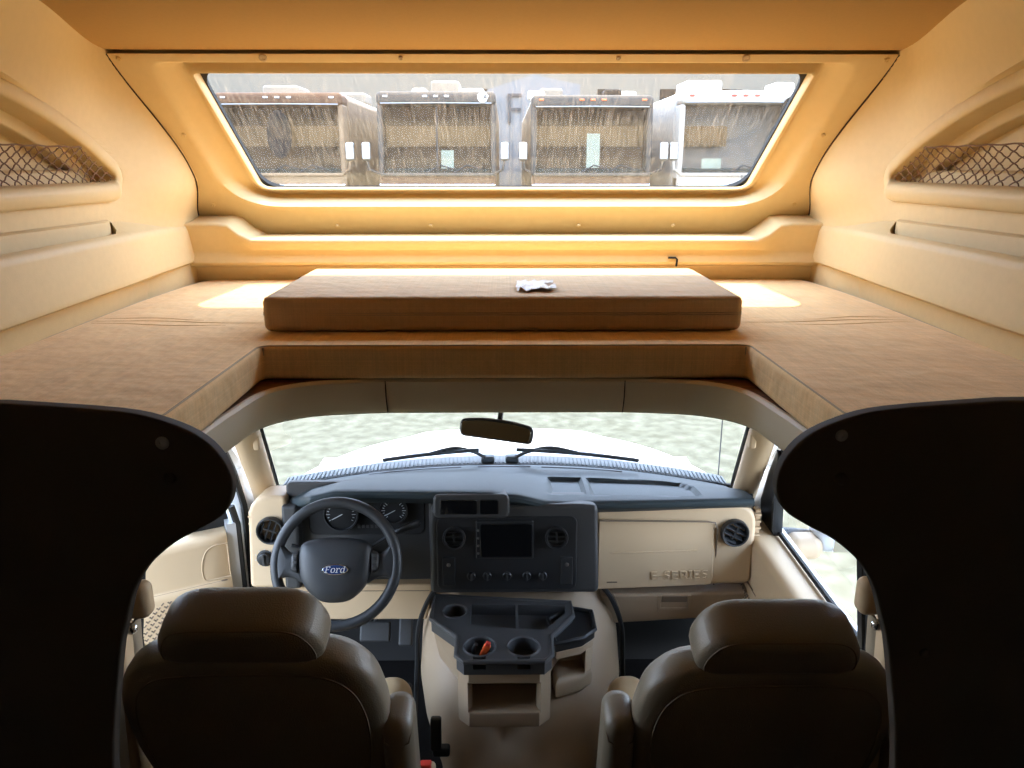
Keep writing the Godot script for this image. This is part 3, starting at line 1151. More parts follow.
		var c := Geo.new()
		c.tube([v(0.82 * k, -0.885, 1.51), v(0.82 * k, -0.865, 1.51), v(0.90 * k, -0.855, 1.54)], 0.012, 8)
		part(t, "adjuster", c, M.black)


func build_bedding() -> void:
	# the U-shaped mattress
	var m := thing("mattress", "tan linen U-shaped bunk mattress fitted around the cab opening", "mattress", v(0, -0.484, 2.2))
	var o := rounded([Vector2(-1.105, 1.205), Vector2(-0.563, 1.205), Vector2(-0.558, 1.722), Vector2(0.558, 1.722), Vector2(0.563, 1.205), Vector2(1.105, 1.205), Vector2(1.105, 1.67), Vector2(1.115, 2.30), Vector2(1.098, 2.60), Vector2(1.07, 2.775), Vector2(-1.07, 2.775), Vector2(-1.098, 2.60), Vector2(-1.115, 2.30), Vector2(-1.105, 1.67)], [0.02, 0.025, 0.02, 0.02, 0.025, 0.02, 0.2, 0.2, 0.1, 0.06, 0.06, 0.1, 0.2, 0.2], 5, 3)
	var g := Geo.new()
	g.prism(o, 0.082, plan(-0.483), 0.014, 4)
	part(m, "cover", g, M.linen, 60.0)
	# seams along the top edge and up the inner corners
	var inn := Geo.inset(o, 0.007) if _area(o) > 0 else Geo.inset(o, -0.007)
	var path := []
	for q in inn:
		path.append(v(q.x, -0.4035, q.y))
	var pg := Geo.new()
	pg.tube(path, 0.0022, 5, true)
	part(m, "piping", pg, M.piping)
	for k in [-1.0, 1.0]:
		var c := Geo.new()
		c.tube([v(0.553 * k, -0.405, 1.716), v(0.5555 * k, -0.44, 1.7195), v(0.5555 * k, -0.478, 1.7195)], 0.0022, 5)
		part(m, "corner_seam", c, M.piping)
		# the cover gathers in soft folds where the side meets the head of the bed
		for e in [[1.95, 0.012, 0.72], [1.985, 0.006, 0.62], [2.03, 0.005, 0.8]]:
			var f := Geo.new()
			var fp := []
			for i in 13:
				var t := i / 12.0
				fp.append(v(k * lerpf(e[2], 1.08, t), -0.4045 + 0.0012 * sin(t * PI), e[0] + 0.03 * t + 0.008 * sin(t * 7.0 + e[0] * 30.0)))
			f.tube(fp, 0.005, 6, false, 0.9)
			part(m, "fold", f, M.linen)
	# the loose filler cushion laid across it
	var c := thing("filler_cushion", "loose tan filler cushion lying on the bunk mattress below the window", "cushion", v(-0.005, -0.4, 2.13))
	var body := Geo.new()
	var xf := Basis(Vector3.UP, 0.004)
	body.rbox(v(-0.005, -0.3555, 2.13), Vector3(1.178, 0.086, 0.545), 0.017, 4, xf, 6)
	part(c, "cover", body, M.linen_dark, 60.0)
	for y in [-0.3185, -0.352, -0.357]:
		var z := Geo.new()
		var r := rect(1.178 if y < -0.34 else 1.17, 0.545 if y < -0.34 else 0.537, 0.02, 4, -0.005, 2.13)
		var zp := []
		for q in r:
			zp.append(v(q.x, y, q.y))
		z.tube(zp, 0.002, 5, true)
		part(c, "piping" if y > -0.32 else "zip_seam", z, M.piping)
	# a crumpled paper tag on the cushion
	var tag := Geo.new()
	var rng := RandomNumberGenerator.new()
	rng.seed = 12
	var lo := []
	var hi := []
	for i in 9:
		var ra := []
		var rb := []
		for j in 7:
			var x := 0.03 + i * 0.0125 + rng.randf_range(-0.003, 0.003)
			var d := 1.93 + j * 0.024 + rng.randf_range(-0.004, 0.004) + (0.012 * sin(i * 1.9) if j in [0, 6] else 0.0)
			var h := -0.3105 + absf(0.008 * sin(i * 1.7 + j * 2.3)) + rng.randf_range(0, 0.004)
			ra.append(v(x, h, d))
			rb.append(v(x, h - 0.0012, d))
		lo.append(ra)
		hi.append(rb)
	tag.loft(lo)
	tag.loft(hi)
	one("paper_tag", tag, mat(rgb(204, 180, 144), 0.5), "crumpled tan paper tag lying on the loose filler cushion", "tag", "", "", 20.0)


func _area(o: Array) -> float:
	var a := 0.0
	for i in o.size():
		a += o[i].cross(o[(i + 1) % o.size()])
	return a


func build_partitions() -> void:
	var edge := curve([Vector2(0.80, -0.366), Vector2(0.62, -0.380), Vector2(0.545, -0.398), Vector2(0.488, -0.428), Vector2(0.456, -0.471), Vector2(0.449, -0.516), Vector2(0.466, -0.557), Vector2(0.506, -0.585), Vector2(0.556, -0.613), Vector2(0.604, -0.655), Vector2(0.635, -0.702), Vector2(0.656, -0.762), Vector2(0.680, -0.842), Vector2(0.722, -1.07), Vector2(0.735, -1.3)], 4)
	for k in [-1.0, 1.0]:
		var t := thing("partition_panel", "dark brown shaped partition panel behind the %s seat" % ("driver's" if k < 0 else "passenger"), "partition", v(0.95 * k, -1.75, 1.18), "", "structure")
		var o := [Vector2(1.24, -0.362)]
		o += edge
		o += [Vector2(0.735, -1.75), Vector2(1.24, -1.75)]
		if k < 0:
			for i in o.size():
				o[i].x = -o[i].x
		var g := Geo.new()
		g.prism(o, 0.026, Transform3D(Basis(), v(0, 0, 1.197)), 0.005, 3)
		part(t, "board", g, M.dark_panel, 50.0)
		for q in ([[0.553, -0.433, 0.011, true], [0.548, -0.494, 0.010, false]] if k < 0 else [[0.545, -0.424, 0.010, true], [0.553, -0.50, 0.011, false], [0.741, -0.833, 0.009, false]]):
			var s := Geo.new()
			var f := stand(v(q[0] * k, q[1], 1.171), Vector3(0, 0, 1))
			if q[3]:
				s.lathe([Vector2(0, 0), Vector2(q[2], 0), Vector2(q[2], 0.002), Vector2(q[2] * 0.75, 0.0035), Vector2(q[2] * 0.4, 0.003), Vector2(q[2] * 0.35, 0.001), Vector2(0, 0.001)], f, 18)
			else:
				s.lathe([Vector2(0, 0), Vector2(q[2], 0), Vector2(q[2], 0.002), Vector2(q[2] * 0.8, 0.005), Vector2(q[2] * 0.4, 0.0065), Vector2(0, 0.007)], f, 18)
			part(t, "screw" if q[3] else "screw_cap", s, M.steel if q[3] else M.dark_panel)


# ---- dashboard -------------------------------------------------------------------------
# a plane facing the seats: outlines in (x, height over y0), leaning away at the top
func face(y0: float, d: float, lean := 0.0) -> Transform3D:
	return Transform3D(Basis(Vector3.RIGHT, -deg_to_rad(lean)), v(0, y0, d))


func down(o: Array, y0: float) -> Array:
	var out := []
	for q in o:
		out.append(Vector2(q.x, q.y - y0))
	return out


func plate(x0: float, x1: float, y0: float, y1: float, r: float, k := 5) -> Array:
	return rect(x1 - x0, y1 - y0, r, k, (x0 + x1) / 2, (y0 + y1) / 2)


func pad_front(x: float) -> Vector2:        # (height, distance) of the pad's front edge
	return Vector2(table(x, [[-0.82, -1.085], [-0.74, -1.068], [-0.68, -1.035], [-0.60, -0.985], [-0.52, -0.966], [-0.05, -0.966], [0.03, -0.978], [0.14, -1.012], [0.24, -1.018], [0.80, -1.024]]),
		table(x, [[-0.82, 2.42], [-0.74, 2.36], [-0.68, 2.27], [-0.60, 2.18], [0.0, 2.165], [0.16, 2.19], [0.30, 2.205], [0.80, 2.235]]))


func pad_y(x: float, t: float) -> float:
	var f := pad_front(x)
	var back := lerpf(-1.062, -1.115, pow(absf(x) / 0.8, 2.2))
	var y := lerpf(f.x, back, smoothstep(0.0, 1.0, t) * 0.6 + 0.4 * t) + 0.012 * sin(PI * t)
	var d := lerpf(f.y, 2.545 + 0.085 * (1.0 - x * x / 0.64), t)
	# the passenger tray, in two compartments
	var edge := 0.012
	var side := minf(smoothstep(0.135, 0.135 + edge, x - 0.03 * (d - 2.25)), smoothstep(0.62 + edge, 0.62, x + 0.4 * maxf(0, d - 2.36)))
	side = minf(side, maxf(smoothstep(0.262, 0.262 - edge, x), smoothstep(0.274, 0.274 + edge, x)))
	side = minf(side, minf(smoothstep(2.262, 2.262 + edge, d), smoothstep(2.435 + edge, 2.435, d)))
	return y - 0.014 * side


func build_vent(parent: Node, at: Vector3, r: float, lean := 0.0, turn := 0.0) -> void:
	var f := stand(at, Vector3(0, sin(lean), cos(lean)))
	var g := Geo.new()
	g.lathe([Vector2(r * 0.78, -0.03), Vector2(r * 0.80, 0.002), Vector2(r * 0.84, 0.008), Vector2(r * 0.94, 0.009), Vector2(r, 0.004), Vector2(r, -0.012)], f, 28, true)
	var ring_part := part(parent, "air_vent", g, M.black, 40.0, "round black air vent")
	var b := Geo.new()
	b.lathe([Vector2(0, -0.022), Vector2(r * 0.8, -0.022), Vector2(r * 0.8, -0.026), Vector2(0, -0.026)], f, 20)
	part(ring_part, "vent_throat", b, M.black)
	for i in 4:
		var h := (i - 1.5) * r * 0.42
		var w := sqrt(maxf(0.0001, r * r * 0.6 - h * h))
		var s := Geo.new()
		var bs := Basis(Vector3(0, 0, 1), turn) * Basis(Vector3.RIGHT, 0.5)
		s.box(at + Basis(Vector3(0, 0, 1), turn) * Vector3(0, h, 0) + Vector3(0, 0, -0.006), Vector3(w * 2, 0.003, r * 0.42), bs)
		part(ring_part, "vent_slat", s, M.black)
	var c := Geo.new()
	c.box(at + Vector3(0, 0, -0.001), Vector3(0.006, r * 1.0, 0.006), Basis(Vector3(0, 0, 1), turn))
	part(ring_part, "vent_tab", c, M.black)


func build_knob(parent: Node, at: Vector3, r: float) -> void:
	var f := stand(at, Vector3(0, 0.12, 1))
	var g := Geo.new()
	g.lathe([Vector2(0, 0), Vector2(r * 1.25, 0), Vector2(r * 1.25, 0.003), Vector2(r, 0.004), Vector2(r * 0.9, 0.016), Vector2(r * 0.75, 0.018), Vector2(0, 0.018)], f, 20)
	var k := part(parent, "knob", g, M.black)
	var b := Geo.new()
	b.box(at + Vector3(0, 0.002, 0.02), Vector3(r * 0.35, r * 1.7, 0.008))
	part(k, "pointer", b, M.dash_dark)
	var m := Geo.new()
	for i in 9:
		var a := PI * (1.25 - 1.5 * i / 8.0)
		m.box(at + Vector3(cos(a) * r * 1.45, sin(a) * r * 1.45, 0.002), Vector3(0.0018, 0.004, 0.001), Basis(Vector3(0, 0, 1), a - PI / 2))
	part(k, "dial_marks", m, M.gauge_mark)


func build_dashboard() -> void:
	var t := thing("dashboard", "dark grey and tan dashboard with centre stack, vents and glove compartment", "dashboard", v(0, -1.5, 2.4))
	# the padded top
	var rows := []
	for i in 121:
		var x := lerpf(-0.80, 0.79, i / 120.0)
		var f := pad_front(x)
		var row := []
		row.append(v(x, f.x - 0.06, f.y + 0.05))
		row.append(v(x, f.x - 0.026, f.y + 0.004))
		row.append(v(x, f.x - 0.018, f.y - 0.001))
		row.append(v(x, f.x - 0.008, f.y - 0.0005))
		row.append(v(x, f.x - 0.002, f.y + 0.005))
		for j in 41:
			var u := lerpf(0.03, 1.0, j / 40.0)
			row.append(v(x, pad_y(x, u), lerpf(f.y, 2.545 + 0.085 * (1.0 - x * x / 0.64), u)))
		row.append(v(x, -1.2, 2.64))
		rows.append(row)
	var g := Geo.new()
	g.loft(rows)
	part(t, "top_pad", g, M.dash_top, 35.0)
	# defroster slots along the glass
	for e in [[-0.49, -0.16], [-0.10, 0.09], [0.13, 0.42]]:
		var dg := Geo.new()
		var top := []
		for i in 13:
			var x: float = lerpf(e[0], e[1], i / 12.0)
			top.append(v(x, pad_y(x, 0.93) + 0.001, lerpf(pad_front(x).y, 2.545 + 0.085 * (1.0 - x * x / 0.64), 0.93)))
		dg.tube(top, 0.009, 6, false, 0.35)
		part(t, "defroster_slot", dg, M.black)
	# instrument bay under the brow
	var bay := Geo.new()
	bay.prism(down(plate(-0.71, -0.20, -1.335, -0.99, 0.02), -1.16), 0.03, face(-1.16, 2.315, 6), 0.006, 2)
	part(t, "instrument_bay", bay, M.dash_dark)
	for e in [[-0.715, -0.662, -1.052], [-0.245, -0.215, -1.025]]:
		var ck := Geo.new()
		ck.prism(down(plate(e[0], e[1], -1.335, e[2], 0.012), -1.16), 0.075, face(-1.16, 2.31, 6), 0.012, 3)
		part(t, "bay_cheek", ck, M.dash_dark)
	var lens := Geo.new()
	lens.prism(down(plate(-0.64, -0.262, -1.165, -1.015, 0.03), -1.16), 0.008, face(-1.16, 2.288, 6), 0.003, 1)
	var ic := part(t, "instrument_panel", lens, M.black_matte, 40.0, "black instrument panel with round gauges")
	for q in [[-0.53, -1.085, 0.056], [-0.36, -1.072, 0.045]]:
		var gx := stand(v(q[0], q[1], 2.268), Vector3(0, 0.1, 1))
		var gr := Geo.new()
		gr.lathe([Vector2(q[2] * 0.9, 0), Vector2(q[2] * 0.93, 0.006), Vector2(q[2], 0.006), Vector2(q[2] * 1.03, 0)], gx, 32)
		part(ic, "gauge_dial", gr, M.black)
		var mk := Geo.new()
		for i in 19:
			var a := PI * (1.25 - 1.5 * i / 18.0)
			var l: float = 0.012 if i % 3 == 0 else 0.006
			mk.box(v(q[0], q[1], 2.27) + Vector3(cos(a) * q[2] * 0.74, sin(a) * q[2] * 0.74, 0.004), Vector3(0.0022, l, 0.001), Basis(Vector3(0, 0, 1), a - PI / 2))
		mk.box(v(q[0], q[1], 2.27) + Vector3(-0.012, -0.008, 0.006), Vector3(0.04, 0.0026, 0.001), Basis(Vector3(0, 0, 1), 0.5))
		part(ic, "gauge_marks", mk, M.gauge_mark)
	for i in 5:
		var lm := Geo.new()
		lm.box(v(-0.475 + i * 0.014, -1.13, 2.272), Vector3(0.009, 0.012, 0.002))
		part(ic, "odometer_digit", lm, M.dash_dark)
	# driver's end panel, tan, with its vent and lamp knob
	var de := Geo.new()
	de.prism(down(rounded([Vector2(-0.835, -1.345), Vector2(-0.70, -1.345), Vector2(-0.70, -1.03), Vector2(-0.79, -1.03), Vector2(-0.825, -1.07)], [0.02, 0.02, 0.02, 0.03, 0.03], 5), -1.2), 0.12, face(-1.2, 2.37, 5), 0.013, 4)
	part(t, "end_panel", de, M.dash_tan, 50.0)
	build_vent(t, v(-0.752, -1.128, 2.238), 0.045, 0.1, 1.2)
	build_knob(t, v(-0.778, -1.228, 2.245), 0.022)
	var kn := Geo.new()
	kn.prism(down(rounded([Vector2(-0.71, -1.455), Vector2(-0.262, -1.455), Vector2(-0.238, -1.318), Vector2(-0.71, -1.318)], 0.01, 4), -1.38), 0.06, face(-1.38, 2.30, -4), 0.008, 3)
	part(t, "knee_panel", kn, M.dash_tan, 50.0)
	var kl := Geo.new()
	kl.tube([v(-0.70, -1.345, 2.238), v(-0.25, -1.345, 2.238)], 0.0018, 5)
	part(t, "panel_seam", kl, M.stitch)
	# small display pod on the brow
	var pod := Geo.new()
	pod.prism(down(plate(-0.222, 0.012, -1.05, -0.974, 0.022), -1.0), 0.06, face(-1.0, 2.215, 4), 0.008, 3)
	var pp := part(t, "display_pod", pod, M.dash_dark)
	for e in [[-0.20, -0.088], [-0.078, -0.022]]:
		var sc := Geo.new()
		sc.prism(down(plate(e[0], e[1], -1.032, -0.985, 0.004), -1.0), 0.006, face(-1.0, 2.158, 4), 0.002, 1)
		part(pp, "display_window", sc, M.gloss_black)
	# centre stack
	var st := Geo.new()
	st.prism(down(rounded([Vector2(-0.238, -1.318), Vector2(0.294, -1.318), Vector2(0.286, -1.028), Vector2(0.24, -1.024), Vector2(-0.19, -1.024), Vector2(-0.232, -1.028)], [0.02, 0.02, 0.02, 0.03, 0.03, 0.02], 5), -1.17), 0.13, face(-1.17, 2.295, 5), 0.013, 4)
	var sk := part(t, "centre_stack", st, M.dash_dark, 50.0)
	var sp := Geo.new()
	sp.prism(down(plate(-0.215, 0.222, -1.292, -1.05, 0.024), -1.17), 0.012, face(-1.17, 2.172, 5), 0.004, 2)
	part(sk, "stack_panel", sp, M.black)
	build_vent(t, v(-0.160, -1.115, 2.158), 0.036, 0.1)
	build_vent(t, v(0.158, -1.115, 2.158), 0.036, 0.1)
	var rf := Geo.new()
	rf.prism(down(plate(-0.092, 0.086, -1.184, -1.06, 0.005), -1.17), 0.010, face(-1.17, 2.163, 5), 0.002, 1)
	var rp := part(t, "radio", rf, M.black, 40.0, "radio with a black screen")
	var rs := Geo.new()
	rs.prism(down(plate(-0.078, 0.081, -1.176, -1.068, 0.004), -1.17), 0.003, face(-1.17, 2.153, 5), 0.001, 1)
	part(rp, "screen", rs, M.gloss_black)
	for i in 4:
		var bt := Geo.new()
		bt.lathe([Vector2(0, 0), Vector2(0.004, 0), Vector2(0.004, 0.002), Vector2(0, 0.003)], stand(v(-0.085, -1.085 - i * 0.026, 2.15), Vector3(0, 0.1, 1)), 10)
		part(rp, "button", bt, M.steel)
	for x in [-0.108, -0.058, 0.004, 0.066, 0.116]:
		build_knob(t, v(x, -1.245, 2.166), 0.015)
	for e in [[-0.198, -0.158, -1.275, -1.18], [0.172, 0.210, -1.275, -1.18]]:
		var sw := Geo.new()
		sw.prism(down(plate(e[0], e[1], e[2], e[3], 0.005), -1.17), 0.005, face(-1.17, 2.161, 5), 0.002, 1)
		var sb := part(t, "switch_plate", sw, M.black_matte)
		var ss := Geo.new()
		ss.lathe([Vector2(0, 0), Vector2(0.007, 0), Vector2(0.007, 0.004), Vector2(0, 0.006)], stand(v((e[0] + e[1]) / 2, -1.205, 2.157), Vector3(0, 0.1, 1)), 12)
		part(sb, "switch", ss, M.steel)
	# passenger side: tan face, glove compartment, drawer, vent
	var pf := Geo.new()
	pf.prism(down(rounded([Vector2(0.285, -1.34), Vector2(0.80, -1.325), Vector2(0.808, -1.09), Vector2(0.77, -1.048), Vector2(0.285, -1.045)], [0.02, 0.024, 0.05, 0.05, 0.02], 5), -1.2), 0.06, face(-1.2, 2.295, 4), 0.016, 4)
	part(t, "passenger_panel", pf, M.dash_tan, 50.0)
	var gl := Geo.new()
	gl.prism(down(rounded([Vector2(0.298, -1.335), Vector2(0.673, -1.32), Vector2(0.668, -1.10), Vector2(0.298, -1.093)], [0.006, 0.02, 0.028, 0.006], 5), -1.2), 0.012, face(-1.2, 2.242, 4), 0.003, 2)
	var gb := part(t, "glove_box_door", gl, M.dash_tan, 50.0)
	var gs := Geo.new()
	gs.tube([v(0.295, -1.0885, 2.222), v(0.64, -1.0945, 2.224), v(0.668, -1.10, 2.226), v(0.6775, -1.125, 2.229), v(0.683, -1.33, 2.242)], 0.0028, 6)
	part(gb, "door_gap_shade", gs, M.stitch)  # darker tube painted as the shade in the gap round the door
	var ln := Geo.new()
	ln.tube([v(0.338, -1.207, 2.2288), v(0.617, -1.199, 2.2293)], 0.0026, 5)
	part(gb, "crease", ln, M.dash_tan)
	text_part(gb, "lettering", "E-SERIES", 0.026, 0.004, Transform3D(Basis(Vector3(0, 0, 1), 0.028) * Basis(Vector3.RIGHT, -deg_to_rad(4)), v(0.563, -1.284, 2.2215)), M.dash_tan, "Droid Sans", 1.36)
	var sm := Geo.new()
	sm.box(v(0.345, -1.308, 2.2215), Vector3(0.034, 0.004, 0.002))
	part(gb, "stamped_mark", sm, M.stitch)
	var dr := Geo.new()
	dr.prism(down(rounded([Vector2(0.352, -1.468), Vector2(0.79, -1.44), Vector2(0.80, -1.345), Vector2(0.31, -1.352)], [0.008, 0.03, 0.01, 0.006], 4), -1.4), 0.10, face(-1.4, 2.335, -5), 0.01, 3)
	var dw := part(t, "drawer", dr, M.cover_tan, 50.0)
	var pl := Geo.new()
	for e in [[0.500, 0.512, -1.425, -1.362], [0.597, 0.609, -1.425, -1.362], [0.500, 0.609, -1.425, -1.410]]:
		pl.prism(down(plate(e[0], e[1], e[2], e[3], 0.004), -1.4), 0.008, face(-1.4, 2.24, -5), 0.003, 2)
	part(dw, "pull_frame", pl, M.cover_tan)
	var ph := Geo.new()
	ph.prism(down(plate(0.512, 0.597, -1.39, -1.366, 0.003), -1.4), 0.004, face(-1.4, 2.237, -5), 0.002, 1)
	part(dw, "pull", ph, M.stitch)
	var dl := Geo.new()
	dl.tube([v(0.352, -1.352, 2.228), v(0.40, -1.462, 2.245)], 0.002, 5)
	part(dw, "drawer_gap", dl, M.piping)
	build_vent(t, v(0.733, -1.135, 2.222), 0.045, 0.08, -0.45)
	for k in [-1.0, 1.0]:
		for i in 4:
			var lv := Geo.new()
			lv.box(v(0.816 * k, -1.09 - i * 0.024, 2.275), Vector3(0.022, 0.005, 0.03))
			part(t, "side_louvre", lv, M.dash_tan)
		var lb := Geo.new()
		lb.rbox(v(0.82 * k, -1.127, 2.29), Vector3(0.02, 0.10, 0.03), 0.006, 2)
		part(t, "louvre_back", lb, M.dash_tan)


func build_wheel() -> void:
	var tilt := deg_to_rad(25.0)
	var c := v(-0.505, -1.146, 2.06)
	var f := frame(c, Vector3(0, sin(tilt), cos(tilt)))
	var t := thing("steering_wheel", "dark grey steering wheel with an oval badge on its hub", "steering wheel", c)
	var g := Geo.new()
	var path := []
	for i in 56:
		var a := TAU * i / 56
		path.append(f * Vector3(cos(a) * 0.180, sin(a) * 0.180, 0))
	g.tube(path, 0.0165, 12, true)
	part(t, "rim", g, M.wheel, 60.0)
	var o := curve([Vector2(-0.085, 0.072), Vector2(0.0, 0.082), Vector2(0.085, 0.072), Vector2(0.108, 0.045), Vector2(0.105, -0.02), Vector2(0.085, -0.065), Vector2(0.045, -0.10), Vector2(0.0, -0.108), Vector2(-0.045, -0.10), Vector2(-0.085, -0.065), Vector2(-0.105, -0.02), Vector2(-0.108, 0.045)], 4, true)
	var h := Geo.new()
	h.pillow(o, Transform3D(f.basis, f * Vector3(0, -0.005, 0.0)), 0.045, 0.03, 8, 3.2)
	part(t, "hub_pad", h, M.wheel, 60.0)
	for k in [-1.0, 1.0]:
		var s := Geo.new()
		var so := curve([Vector2(0.07 * k, 0.05), Vector2(0.125 * k, 0.030), Vector2(0.16 * k, 0.055), Vector2(0.178 * k, 0.075), Vector2(0.186 * k, 0.02), Vector2(0.178 * k, -0.06), Vector2(0.165 * k, -0.045), Vector2(0.13 * k, -0.04), Vector2(0.07 * k, -0.06)], 4, true)
		s.pillow(so, Transform3D(f.basis, f * Vector3(0, 0, 0.0)), 0.016, 0.016, 5, 3.0)
		part(t, "spoke", s, M.wheel, 60.0)
		var b := Geo.new()
		b.pillow(rounded([Vector2(0.104 * k, 0.042), Vector2(0.128 * k, 0.034), Vector2(0.130 * k, -0.018), Vector2(0.108 * k, -0.03)], 0.008, 4), Transform3D(f.basis, f * Vector3(0, 0, 0.014)), 0.012, 0.002, 4, 3.0)
		var bp := part(t, "button_pod", b, M.black, 50.0)
		for i in 3:
			var q := Geo.new()
			q.rbox(f * Vector3(0.117 * k, 0.025 - i * 0.019, 0.026), Vector3(0.013, 0.007, 0.003), 0.001, 1, f.basis)
			part(bp, "button", q, M.dash_dark)
	var bo := Geo.new()
	bo.prism(oval(0.076, 0.032, 32), 0.004, Transform3D(f.basis, f * Vector3(0.008, -0.014, 0.0440)), 0.0012, 2)
	var bg := part(t, "badge", bo, M.chrome, 40.0, "oval blue badge with silver script")
	var bi := Geo.new()
	bi.prism(oval(0.068, 0.026, 32), 0.003, Transform3D(f.basis, f * Vector3(0.008, -0.014, 0.0462)), 0.0008, 1)
	part(bg, "badge_field", bi, M.blue)
	text_part(bg, "badge_script", "Ford", 0.017, 0.002, Transform3D(f.basis * Basis(Vector3(1, 0, 0), Vector3(0.22, 1, 0), Vector3(0, 0, 1)), f * Vector3(0.008, -0.0145, 0.0497)), M.mark, "Droid Serif", 1.15)
	var col := Geo.new()
	col.tube([f * Vector3(0, 0, -0.02), f * Vector3(0, 0, -0.06), f * Vector3(0, -0.01, -0.2), f * Vector3(0, -0.01, -0.28)], [0.045, 0.06, 0.065, 0.065], 16)
	part(t, "column_shroud", col, M.black, 50.0)
	var lv := Geo.new()
	lv.tube([f * Vector3(0.04, 0.02, -0.06), f * Vector3(0.10, 0.05, -0.06), f * Vector3(0.145, 0.078, -0.055), f * Vector3(0.185, 0.098, -0.045), f * Vector3(0.235, 0.115, -0.035), f * Vector3(0.243, 0.118, -0.034)], [0.005, 0.005, 0.006, 0.011, 0.013, 0.009], 10)
	part(t, "gear_lever", lv, M.black, 50.0)
	var ts := Geo.new()
	ts.tube([f * Vector3(-0.04, 0.02, -0.06), f * Vector3(-0.15, 0.05, -0.06)], 0.007, 8)
	part(t, "turn_signal_lever", ts, M.black)


func csg_plan(pts: Array, depth: float, op := CSGShape3D.OPERATION_UNION, y := 0.0) -> CSGPolygon3D:
	var c := CSGPolygon3D.new()
	c.polygon = PackedVector2Array(pts)
	c.depth = depth
	c.operation = op
	c.position = Vector3(0, 0, y)
	return c


